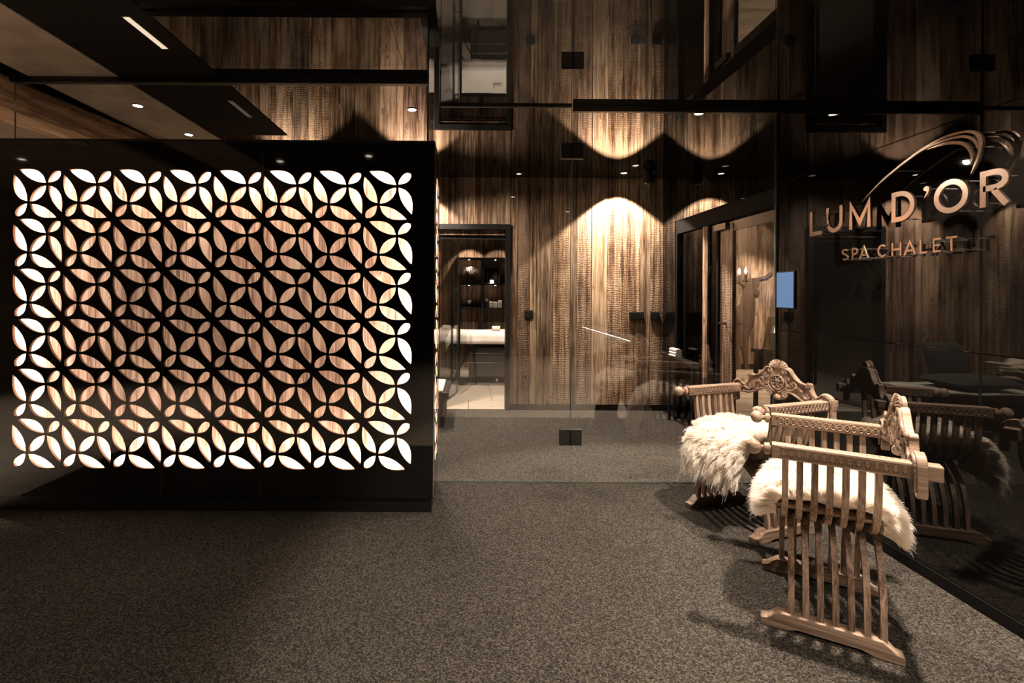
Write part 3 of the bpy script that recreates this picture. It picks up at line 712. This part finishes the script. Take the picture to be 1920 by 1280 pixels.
# ================================================================== WALL SIGN
sg_ = empty('wall_sign', (2.2, 2.5, 1.717)); tag(sg_, 'copper lettering LUM D\'OR SPA CHALET with arched swoosh on black glass wall', 'sign')
sg_o = Vector((2.2, 2.5, 1.717))
XS = 2.118
def arcp(cx, cz, rx, rz, a0, a1, n=20): return [(cx + rx * math.cos(R(a0 + (a1 - a0) * i / n)), cz + rz * math.sin(R(a0 + (a1 - a0) * i / n))) for i in range(n + 1)]
def letter_paths(ch, w):
    """centre lines in a box w wide, 1 high (stroke t inset)"""
    t = .5 * STR; W = w
    if ch == 'L': return [[(t, 1), (t, t), (W, t)]], []
    if ch == 'U':
        r = (W - 2 * t) / 2; return [[(t, 1), (t, r + t)] + arcp(W / 2, r + t, r, r, 180, 360) + [(W - t, 1)]], []
    if ch == 'M': return [[(t, 0), (t, .90), (W / 2, .22), (W - t, .90), (W - t, 0)]], []
    if ch == 'D': return [], [[(t, t), (t, 1 - t)] + arcp(W * .36, .5, W * .64 - t, .5 - t, 90, -90)]
    if ch == 'O': return [], [arcp(W / 2, .5, W / 2 - t, .5 - t, 0, 342, 30)]
    if ch == 'R': return [[(t, 0), (t, 1 - t), (W * .5, 1 - t)] + arcp(W * .52, .71, W * .48 - t, .29 - t, 90, -90, 14) + [(t, .42 + t)], [(W * .48, .45), (W - t * .6, 0)]], []
    if ch == 'P': return [[(t, 0), (t, 1 - t), (W * .5, 1 - t)] + arcp(W * .52, .70, W * .48 - t, .30 - t, 90, -90, 14) + [(t, .40 + t)]], []
    if ch == 'S': return [arcp(W / 2, .735, W / 2 - t, .265 - t, 35, 270, 14) + arcp(W / 2, .265, W / 2 - t, .265 - t + .0, 90, -145, 14)[1:]], []
    if ch == 'A': return [[(t * .5, 0), (W / 2, .96), (W - t * .5, 0)], [(W * .2, .31), (W * .8, .31)]], []
    if ch == 'C': return [arcp(W / 2 + .03, .5, W / 2 - t, .5 - t, 45, 315, 24)], []
    if ch == 'H': return [[(t, 0), (t, 1)], [(W - t, 0), (W - t, 1)], [(t, .5), (W - t, .5)]], []
    if ch == 'E': return [[(W, 1 - t), (t, 1 - t), (t, t), (W, t)], [(t, .5), (W * .88, .5)]], []
    if ch == 'T': return [[(0, 1 - t), (W, 1 - t)], [(W / 2, 0), (W / 2, 1 - t)]], []
    return [], []
def ribbon(mb, path, t, closed, fn, a0, a1):
    P = [np.array(p, float) for p in path]; k = len(P); Lp = []; Rp = []
    for i in range(k):
        if closed: d0 = P[i] - P[i - 1]; d1 = P[(i + 1) % k] - P[i]
        else:
            d0 = P[i] - P[i - 1] if i else P[1] - P[0]; d1 = P[i + 1] - P[i] if i < k - 1 else d0
        d0 = d0 / np.linalg.norm(d0); d1 = d1 / np.linalg.norm(d1); n0 = np.array([-d0[1], d0[0]]); n1 = np.array([-d1[1], d1[0]])
        m = n0 + n1; m = m / max(np.linalg.norm(m), 1e-6); sc = 1 / max(.42, float(m @ n0)); m = m * sc * t / 2
        Lp.append(P[i] + m); Rp.append(P[i] - m)
    o = len(mb.v)
    for i in range(k):
        for q in (Lp[i], Rp[i]):
            for a in (a0, a1): mb.v.append(fn(q[0], q[1], a))
    for i in range(k if closed else k - 1):
        a = o + i * 4; b_ = o + ((i + 1) % k) * 4
        for (p, q) in ((0, 2), (2, 3), (3, 1), (1, 0)): mb.f.append((a + p, a + q, b_ + q, b_ + p)); mb.m.append(0)
    if not closed:
        e_ = o + (k - 1) * 4; mb.f += [(o, o + 1, o + 3, o + 2), (e_, e_ + 2, e_ + 3, e_ + 1)]; mb.m += [0, 0]
def letter(ch, yl, yr, z0, h, th):
    w = (yl - yr) / h; mb = MB()
    fn = lambda u_, v_, a: (a - sg_o.x, yl - u_ * h - sg_o.y, z0 + v_ * h - sg_o.z)
    op, cl = letter_paths(ch, w)
    for p in op: ribbon(mb, p, STR, False, fn, XS, XS + th)
    for p in cl: ribbon(mb, p, STR, True, fn, XS, XS + th)
    o = mb.build('letter', 'copper', sg_, bevel=.0008)
    ym = (yl + yr) / 2 - sg_o.y
    for zz in (.12, .88):
        yy = yl - STR * .5 * h - sg_o.y if ch not in 'OCST' else ym
        z = z0 + h * (zz if ch not in 'OCS' else (.06 if zz < .5 else .94)) - sg_o.z
        MB().tube([(XS + th * .9 - sg_o.x, yy, z), (-.0005, yy, z)], .0028, 6).build('standoff_pin', 'brass_pin', o)
STR = .165
for ch, a, b_ in [('L', 3.084, 2.977), ('U', 2.943, 2.812), ('M', 2.764, 2.615), ('D', 2.487, 2.358), ('O', 2.261, 2.104), ('R', 2.057, 1.946)]:
    letter(ch, a, b_, 1.717, .15, .012)
# apostrophe
ap = catmull([(2.313, 1.852), (2.300, 1.862), (2.286, 1.856), (2.283, 1.842), (2.292, 1.822), (2.306, 1.808), (2.309, 1.811), (2.299, 1.828), (2.299, 1.838), (2.309, 1.841)], 3, True)
o = MB().prism(ap, lambda u_, v_, a: (a - sg_o.x, u_ - sg_o.y, v_ - sg_o.z), XS, XS + .012).build('letter', 'copper', sg_, bevel=.0008)
MB().tube([(XS + .01 - 2.2, 2.299 - sg_o.y, 1.848 - sg_o.z), (-.0005, 2.299 - sg_o.y, 1.848 - sg_o.z)], .0028, 6).build('standoff_pin', 'brass_pin', o)
STR = .15
for ch, a, b_ in [('S', 2.818, 2.768), ('P', 2.744, 2.702), ('A', 2.692, 2.628), ('C', 2.573, 2.512), ('H', 2.485, 2.428), ('A', 2.415, 2.35), ('L', 2.330, 2.291), ('E', 2.264, 2.224), ('T', 2.202, 2.150)]:
    letter(ch, a, b_, 1.549, .066, .008)
cres = [[(2.679, 1.857), (2.555, 1.942), (2.431, 2.002), (2.311, 2.047), (2.202, 2.067), (2.116, 2.06), (2.073, 2.041), (2.048, 2.008), (2.047, 1.973), (2.06, 1.927), (2.096, 1.867), (2.076, 1.919), (2.064, 1.966), (2.064, 1.994), (2.078, 2.027), (2.116, 2.050), (2.202, 2.056), (2.305, 2.037), (2.431, 1.991), (2.555, 1.932)],
        [(2.311, 2.036), (2.216, 2.052), (2.136, 2.045), (2.088, 2.021), (2.068, 1.991), (2.0665, 1.963), (2.078, 1.990), (2.095, 2.012), (2.136, 2.035), (2.216, 2.042)],
        [(2.304, 2.030), (2.216, 2.038), (2.149, 2.024), (2.11, 1.996), (2.086, 1.953), (2.088, 1.929), (2.099, 1.906), (2.097, 1.944), (2.114, 1.982), (2.149, 2.010), (2.216, 2.026)]]
for c, tipi in zip(cres, (10, 5, 6)):
    up_ = catmull(c[:tipi + 1], 5); dn = catmull(c[tipi:] + [c[0]], 5)
    pts = up_[:-1] + dn[:-1]
    # strip mesh between upper and lower edges (safe for the concave outline)
    m_ = 44; ua = np.array(up_); da = np.array(dn)[::-1]
    def rs(P):
        s_ = np.r_[0, np.cumsum(np.linalg.norm(np.diff(P, axis=0), axis=1))]; q = np.linspace(0, s_[-1], m_); return np.stack([np.interp(q, s_, P[:, 0]), np.interp(q, s_, P[:, 1])], 1)
    ua, da = rs(ua), rs(da); mb = MB()
    for i in range(m_):
        for q in (ua[i], da[i]):
            for a in (XS, XS + .012): mb.v.append((a - sg_o.x, q[0] - sg_o.y, q[1] - sg_o.z))
    for i in range(m_ - 1):
        a, b2 = i * 4, i * 4 + 4
        for (p, q) in ((0, 2), (2, 3), (3, 1), (1, 0)): mb.f.append((a + p, a + q, b2 + q, b2 + p)); mb.m.append(0)
    sw = mb.build('swoosh', 'copper', sg_)
    for i in (12, 30): MB().tube([(XS + .01 - sg_o.x, (ua[i][0] + da[i][0]) / 2 - sg_o.y, (ua[i][1] + da[i][1]) / 2 - sg_o.z), (-.0005, (ua[i][0] + da[i][0]) / 2 - sg_o.y, (ua[i][1] + da[i][1]) / 2 - sg_o.z)], .0025, 6).build('standoff_pin', 'brass_pin', sw)

# ================================================================== WALL FITTINGS BEHIND THE GLASS
def switch(x, w, h, z, label):
    t = empty('wall_switch', (x, 5.75, z)); tag(t, label, 'switch')
    boxo('cover_plate', 'black_satin', (-w / 2, w / 2, -.020, -.001, -h / 2, h / 2), t, bevel=.003)
    n = 2 if w > .12 else 1
    for i in range(n):
        ww = (w - .02) / n; boxo('rocker', 'black_satin', (-w / 2 + .01 + i * ww + .002, -w / 2 + .01 + (i + 1) * ww - .002, -.026, -.0205, -h / 2 + .012, h / 2 - .012), t, bevel=.002)
switch(.69, .10, .10, 1.11, 'small black switch on the boards just right of the treatment room door')
switch(1.94, .17, .095, 1.10, 'wide black double switch on the bright boards beyond the glass door')
switch(2.155, .10, .095, 1.10, 'narrow black switch at the right edge of the board wall')
sp = empty('ribbed_spotlight', (1.98, 5.47, CEIL)); tag(sp, 'black ribbed spotlight hanging from the glossy ceiling by the board wall', 'spotlight')
MB().lathe([(.03, -.0005), (.03, -.012), (.012, -.014), (.012, -.03)], n=16).build('ceiling_mount', 'black_satin', sp, smooth=True, auto=40)
pr = [(.02, -.03)]
for i in range(5):
    z = -.034 - i * .017; pr += [(.055 + .012 * math.sin(math.pi * (i + .5) / 5), z), (.055 + .012 * math.sin(math.pi * (i + .5) / 5), z - .009), (.045, z - .011), (.045, z - .015)]
pr += [(.05, -.122), (.044, -.132), (.03, -.1325)]
MB().lathe(pr, n=20).build('ribbed_body', 'black_satin', sp, smooth=True, auto=40)
MB().lathe([(.022, -.1326), (.02, -.136), (.002, -.138)], n=14).build('lens', 'black_glass', sp, smooth=True)
# console with towel by the inner wall
cs = empty('console_shelf', (2.19, 5.05, 0)); tag(cs, 'slim black console standing at the end of the board wall', 'console')
boxo('top', 'black_satin', (-.045, .045, -.30, .30, .66, .69), cs, bevel=.003)
for sx in (-.03, .03):
    for sy in (-.28, .28): boxo('leg', 'black_satin', (sx - .012, sx + .012, sy - .012, sy + .012, 0, .66), cs)
boxo('lower_shelf', 'black_satin', (-.042, .042, -.29, .29, .36, .38), cs)
tw = MB()
for i in range(3):
    prof_ = [(.042 * math.cos(R(q)), .016 * math.sin(R(q))) for q in range(0, 360, 20)]
    tw.prism(prof_, lambda u_, v_, a, i=i: (2.19 + u_ * (1 - .08 * i), a, .707 + i * .030 + v_), 5.16, 5.33)
tag(tw.build('folded_towel', 'white_cloth', smooth=True, auto=50), 'white folded towel on the black console', 'towel')

# ================================================================== LOUNGE BEHIND THE SCREEN (seen in the black glass)
bn = empty('lounge_bench', (-1.05, 5.25, 0)); tag(bn, 'low dark bench against the boards, mirrored in the black wall', 'bench')
boxo('seat', 'black_satin', (-.85, .85, -.32, .42, .30, .36), bn, bevel=.004)
boxo('plinth', 'black_matt', (-.80, .80, -.26, .42, 0, .30), bn)
th_ = MB(); nx, ny = 30, 12
for k_ in (0, 1):
    for i in range(nx + 1):
        for j in range(ny + 1):
            a = i / nx; b_ = j / ny; xx = -1.88 + 1.62 * a; yy = 4.905 + .70 * b_
            zz = .362 + .022 * k_ + .006 * math.sin(9 * a + 3 * b_) * k_ + (.004 * math.sin(23 * a) * k_)
            yy -= .02 * math.sin(11 * a) * (1 - b_); th_.v.append((xx, yy, zz))
q_ = (nx + 1) * (ny + 1)
for i in range(nx):
    for j in range(ny):
        a = i * (ny + 1) + j; th_.f.append((a, a + 1, a + ny + 2, a + ny + 1)); th_.f.append((q_ + a, q_ + a + ny + 1, q_ + a + ny + 2, q_ + a + 1))
for i in range(nx):
    for j in (0, ny): a = i * (ny + 1) + j; th_.f.append((a, a + ny + 1, q_ + a + ny + 1, q_ + a))
for j in range(ny):
    for i in (0, nx): a = i * (ny + 1) + j; th_.f.append((a, a + 1, q_ + a + 1, q_ + a))
th_.m = [0] * len(th_.f)
tag(th_.build('wool_throw', 'pale_fringe', smooth=True), 'pale grey wool rug spread over the low bench', 'throw')
def cushion(loc, rx, ry, rz_, hz, mat, label, rot=(0, 0, 0)):
    mb = MB(); n = 14
    for k_ in (1, -1):
        for i in range(n + 1):
            for j in range(n + 1):
                a = i / n * 2 - 1; b_ = j / n * 2 - 1; hgt = ((1 - a ** 4) * (1 - b_ ** 4)) ** .55
                mb.v.append((a * rx * (1 - .06 * b_ * b_), b_ * ry * (1 - .06 * a * a), k_ * hz * hgt))
    q = (n + 1) ** 2
    for i in range(n):
        for j in range(n):
            a = i * (n + 1) + j; mb.f.append((a, a + n + 1, a + n + 2, a + 1)); mb.f.append((q + a, q + a + 1, q + a + n + 2, q + a + n + 1))
    mb.m = [0] * len(mb.f); o = mb.build('cushion', mat, smooth=True); o.location = loc; o.rotation_euler = rot
    tag(o, label, 'cushion'); return o
cushion((-.85, 5.20, .462), .34, .26, 0, .062, 'charcoal', 'flat dark cushion lying on the grey wool rug of the bench')
cushion((-1.02, 5.62, .625), .24, .21, 0, .055, 'charcoal', 'upright dark cushion leaning on the boards behind the flat one', (R(72), 0, 0))
bl = empty('folded_blanket', (-1.52, 5.28, .39)); tag(bl, 'crumpled oatmeal blanket heaped at the end of the bench', 'blanket')
for k_ in range(6):
    pth = [(-.22 + .44 * i / 16, .10 * math.sin(i * .5 + k_) + .03 * k_ - .1, .03 + .045 * k_ + .02 * math.sin(i * .9 + 2 * k_)) for i in range(17)]
    mb = MB()
    for (a, b_, c) in pth:
        for (dy, dz) in ((-.13, -.012), (-.05, .015), (.05, .012), (.13, -.012), (.05, -.018), (-.05, -.016)): mb.v.append((a, b_ + dy + .02 * math.sin(a * 30), c + dz))
    for i in range(16):
        for j in range(6): mb.f.append((i * 6 + j, i * 6 + (j + 1) % 6, i * 6 + 6 + (j + 1) % 6, i * 6 + 6 + j)); mb.m.append(0)
    mb.f += [tuple(range(5, -1, -1)), tuple(96 + j for j in range(6))]; mb.m += [0, 0]
    mb.build('fold', 'grey_throw', bl, smooth=True)

# ================================================================== TREATMENT ROOM
bed = empty('massage_bed', (.62, 7.72, 0)); tag(bed, 'massage bed with white linen on thin black legs and a dark drawer base', 'bed')
boxo('mattress', 'white_cloth', (-.90, .90, -.40, .40, .60, .74), bed, bevel=.03)
mb = MB(); nx, ny = 40, 26
for i in range(nx + 1):
    for j in range(ny + 1):
        a = -1.02 + 2.04 * i / nx; b_ = -.55 + 1.10 * j / ny
        ex = max(0, abs(a) - .915); ey = max(0, abs(b_) - .415); dr = ex + ey
        px = math.copysign(min(abs(a), .915) + .05 * min(1, ex * 8), a); py = math.copysign(min(abs(b_), .415) + .05 * min(1, ey * 8), b_)
        fold = .012 * math.sin(a * 26) * min(1, dr * 9) + .012 * math.sin(b_ * 22) * min(1, dr * 9)
        mb.v.append((px + (fold if ex else 0), py + (fold if ey else 0), .758 - dr * 1.05 + .004 * math.sin(a * 7 + b_ * 5)))
for i in range(nx):
    for j in range(ny): a = i * (ny + 1) + j; mb.f.append((a, a + ny + 1, a + ny + 2, a + 1)); mb.m.append(0)
o = mb.build('bed_sheet', 'white_cloth', bed, smooth=True); so = o.modifiers.new('thick', 'SOLIDIFY'); so.thickness = .006; so.offset = 1
boxo('drawer_base', 'base_grey', (-.62, .75, -.30, .32, .10, .54), bed, bevel=.01)
for z in (.31, .45): boxo('trim_line', 'steel', (-.625, .755, -.306, -.300, z, z + .008), bed)
for z in (.31, .45): boxo('trim_line', 'steel', (-.626, -.6205, -.30, .32, z, z + .008), bed)
boxo('plinth', 'black_matt', (-.5, .65, -.22, .25, .0, .10), bed)
for (x0, y0, x1, y1) in [(-.55, -.32, -.88, -.38), (-.55, -.32, -.52, -.40), (.1, -.34, .36, -.52), (-.55, .32, -.85, .38), (.7, .32, .85, .38)]:
    MB().tube([(x0, y0, .60), (x1, y1, .0)], .009, 8).build('leg', 'black_satin', bed)
MB().lathe([(.001, -.025), (.018, -.02), (.025, 0), (.018, .02), (.001, .025)], (-.2, -.34, .06), 12).build('castor', 'steel', bed, smooth=True)
for (x_, y_, label) in [(.42, 7.75, 'small rolled white towel lying on the massage bed'), (.62, 7.70, 'second rolled white towel, right of the small one on the bed')]:
    MB().tube([(x_ - .06, y_, .805), (x_ + .06, y_ + .02, .805)], .038, 14).build('rolled_towel', 'white_cloth', smooth=True, auto=60)
    o = bpy.data.objects[max([q.name for q in bpy.data.objects if q.name.startswith('rolled_towel')])]; tag(o, label, 'towel')

sh = empty('shelf_unit', (.23, 8.86, 0)); tag(sh, 'dark open shelf unit on the treatment room back wall', 'shelf')
for x_ in (-.465, 0, .465): boxo('upright', 'black_satin', (x_ - .018, x_ + .018, -.13, .13, 0, 1.985), sh)
for z in (.45, 1.07, 1.50, 1.955):
    for a, b_ in ((-.446, -.019), (.019, .446)): boxo('shelf_board', 'black_satin', (a, b_, -.13, .13, z, z + .03), sh)
for z, x_ in ((1.953, -.235), (1.953, .235), (1.498, -.235), (1.498, .235)):
    MB().lathe([(.012, 0), (.012, -.006)], (x_, 0, z), 10).build('shelf_spot', 'lens', sh)
for (x_, z) in ((-.235, 1.93), (.235, 1.93), (-.235, 1.48), (.235, 1.48)):
    ld = bpy.data.lights.new('shelf_beam', 'SPOT'); ld.energy = 22; ld.spot_size = R(56); ld.spot_blend = .6; ld.color = WARM; ld.shadow_soft_size = .01
    lo = bpy.data.objects.new('shelf_beam', ld); COL.objects.link(lo); lo.parent = sh; lo.location = (x_, -.07, z)
# feathery ornament
fo = empty('feather_ornament', (.0, 8.79, 1.531)); tag(fo, 'white feathery branching ornament on the upper left shelf', 'ornament')
MB().lathe([(.04, 0), (.04, .008), (.008, .014), (.006, .14)], n=12).build('stand', 'steel', fo, smooth=True, auto=40)
mb = MB()
for i in range(80):
    a = random.uniform(0, 6.28); e_ = random.uniform(-.6, 1.3); l = random.uniform(.08, .17)
    d = Vector((math.cos(a) * math.cos(e_), math.sin(a) * math.cos(e_) * .6, math.sin(e_) * .7)); c = Vector((random.choice([-.03, .05]), 0, .22))
    mb.tube([c + d * .02, c + d * l * .6 + Vector((0, 0, .02)), c + d * l + Vector((0, 0, -.03))], [.004, .0045, .0015], 4)
mb.build('plume', 'white_cloth', fo)
# framed picture and candle
pf_ = empty('picture_frame', (.40, 8.90, 1.531)); tag(pf_, 'square picture frame standing on the upper right shelf', 'picture frame')
boxo('backing', 'black_matt', (-.14, .14, .0, .012, 0, .29), pf_)
for b_ in [(-.145, .145, -.012, -.001, .0, .01), (-.145, .145, -.012, -.001, .28, .29), (-.145, -.135, -.012, -.001, .01, .28), (.135, .145, -.012, -.001, .01, .28)]: boxo('frame_bar', 'steel', b_, pf_)
for b_ in [(-.08, .08, -.008, -.001, .06, .066), (-.08, .08, -.008, -.001, .214, .22), (-.08, -.074, -.008, -.001, .066, .214), (.074, .08, -.008, -.001, .066, .214)]: boxo('inner_bar', 'steel', b_, pf_)
cdl = empty('candle_jar', (.40, 8.80, 1.531)); tag(cdl, 'glowing candle jar in front of the square picture frame', 'candle')
MB().lathe([(.03, 0), (.032, .02), (.032, .06)], n=14).build('wax', 'bulb', cdl, smooth=True, auto=40)
MB().lathe([(.036, .0), (.037, .08), (.035, .08), (.034, .002)], n=14).build('jar', 'crystal', cdl, smooth=True, auto=40)
gb = empty('goblet', (.0, 8.84, 1.101)); tag(gb, 'small white goblet on the lower left shelf', 'goblet')
MB().lathe([(.03, 0), (.03, .006), (.006, .012), (.006, .06)], n=14).build('foot', 'steel', gb, smooth=True, auto=40)
MB().lathe([(.006, .06), (.03, .085), (.036, .13), (.034, .13), (.028, .088), (.004, .066)], n=14).build('bowl', 'white_cloth', gb, smooth=True, auto=50)
for (x_, w_, h_, m_, lb) in [(.31, .05, .16, 'black_satin', 'tall dark product box at the left of the lower right shelf'), (.385, .06, .11, 'paper', 'cream product box beside the tall dark one'), (.46, .07, .10, 'white_cloth', 'white product box in the middle of the lower right shelf'), (.545, .07, .13, 'paper', 'cream product box at the right end of the lower shelf')]:
    t = empty('product_box', (x_, 8.82, 1.101)); tag(t, lb, 'box', 'product boxes on the lower shelf')
    boxo('carton', m_, (-w_ / 2, w_ / 2, -.03, .03, 0, h_ * .7), t, bevel=.002); boxo('lid', 'paper' if m_ != 'paper' else 'white_cloth', (-w_ / 2 - .001, w_ / 2 + .001, -.031, .031, h_ * .7 + .0005, h_), t, bevel=.002)

# ================================================================== LOBBY BEHIND DOOR 2
st = [(5.5, 1.74), (5.5, 1.69), (5.40, 1.60), (5.25, 1.57), (5.27, 1.54), (5.21, 1.42), (5.26, 1.35), (5.23, 1.28), (5.17, 1.3), (5.19, 1.14), (5.18, .85), (5.1, .66), (5.07, .42), (5.07, .08), (5.10, -.05), (5.0, -.05), (5.0, .07), (4.97, .28), (4.93, .38), (4.91, .28), (4.93, -.05), (4.83, -.05), (4.82, .38), (4.76, .57), (4.72, .74), (4.67, .48), (4.66, -.05), (4.56, -.05), (4.56, .48), (4.52, .87), (4.58, 1.00), (4.81, 1.06), (4.91, 1.12), (4.95, 1.28), (5.0, 1.45), (4.90, 1.52), (4.78, 1.62), (4.72, 1.80), (4.75, 1.80), (4.80, 1.68), (4.92, 1.58), (5.03, 1.58), (5.10, 1.60), (5.2, 1.605), (5.36, 1.64)]
tag(MB().prism([(a, b_ + .06) for a, b_ in st], lambda u_, v_, a: (u_, a, v_), 8.972, 8.998).build('stag_cutout', 'dark_stag', bevel=.003), 'life-size dark wooden stag silhouette on the lit board wall', 'wall art')
ch_ = empty('chandelier', (2.70, 5.20, 1.40)); tag(ch_, 'crystal chandelier with candle bulbs hanging behind the black framed door', 'chandelier')
MB().tube([(0, 0, .10), (0, 0, 1.30)], .006, 8).build('rod', 'steel', ch_)
MB().lathe([(.02, 0), (.035, .02), (.018, .05), (.03, .08), (.012, .11)], n=14).build('hub', 'crystal', ch_, smooth=True)
for i in range(6):
    q = R(60 * i + 20); c_, s_ = math.cos(q), math.sin(q)
    arm = MB().tube([(c_ * r_, s_ * r_, z) for r_, z in catmull([(.02, .06), (.07, .02), (.13, .01), (.175, .05), (.18, .085)], 4)], .006, 6).build('arm', 'crystal', ch_, smooth=True)
    MB().lathe([(.01, .085), (.032, .095), (.03, .10), (.012, .10), (.012, .165), (.004, .166)], (c_ * .18, s_ * .18, 0), 12).build('candle_sleeve', 'white_cloth', arm, smooth=True, auto=40)
    MB().lathe([(.004, .166), (.014, .19), (.010, .215), (.001, .24)], (c_ * .18, s_ * .18, 0), 10).build('candle_bulb', 'bulb', arm, smooth=True)
    MB().lathe([(.001, -.05), (.008, -.03), (.003, -.01), (.001, .0)], (c_ * .13, s_ * .13, .0), 8).build('crystal_drop', 'crystal', arm, smooth=True)
ct = empty('side_console', (2.84, 4.44, 0)); tag(ct, 'black console table behind the door holding the glass lantern', 'console')
boxo('top', 'black_satin', (-.22, .22, -.16, .16, .825, .855), ct, bevel=.003)
boxo('drawer', 'black_satin', (-.20, .20, -.14, .14, .68, .824), ct)
for sx in (-.19, .19):
    for sy in (-.13, .13): boxo('leg', 'black_satin', (sx - .015, sx + .015, sy - .015, sy + .015, 0, .68), ct)
ln = empty('glass_lantern', (2.725, 4.42, .855)); tag(ln, 'tapered glass hurricane lantern with a pale candle', 'lantern')
MB().lathe([(.10, 0), (.10, .012), (.02, .014)], n=20).build('base', 'black_satin', ln, smooth=True, auto=40)
MB().lathe([(.095, .014), (.052, .30), (.049, .30), (.091, .016)], n=24).build('shade', 'crystal', ln, smooth=True, auto=40)
MB().lathe([(.034, .014), (.034, .155), (.028, .16), (.002, .155)], n=16).build('candle', 'white_cloth', ln, smooth=True, auto=40)
MB().lathe([(.003, .158), (.008, .17), (.006, .185), (.001, .20)], n=8).build('flame', 'bulb', ln, smooth=True)

# ================================================================== BEHIND THE CAMERA (reflected in the glass)
rb = empty('window_bench', (2.45, -1.4, 0)); tag(rb, 'long low bench with a lit front edge behind the camera', 'bench')
boxo('top', 'pale_stone', (-.05, .16, -2.1, 2.1, .66, .70), rb); boxo('front', 'white_cloth', (.0, .16, -2.1, 2.1, 0, .659), rb)
boxo('light_strip', 'strip', (-.035, -.015, -2.1, 2.1, .650, .6595), rb)
mo = empty('wall_tablet', (2.2, 3.435, 1.388)); tag(mo, 'blue glowing wall tablet on the black glass next to the glass door', 'tablet')
boxo('casing', 'black_satin', (-.010, -.0005, -.098, .098, -.13, .13), mo, bevel=.002); boxo('picture', 'blue_screen', (-.0115, -.0101, -.090, .090, -.122, .122), mo)
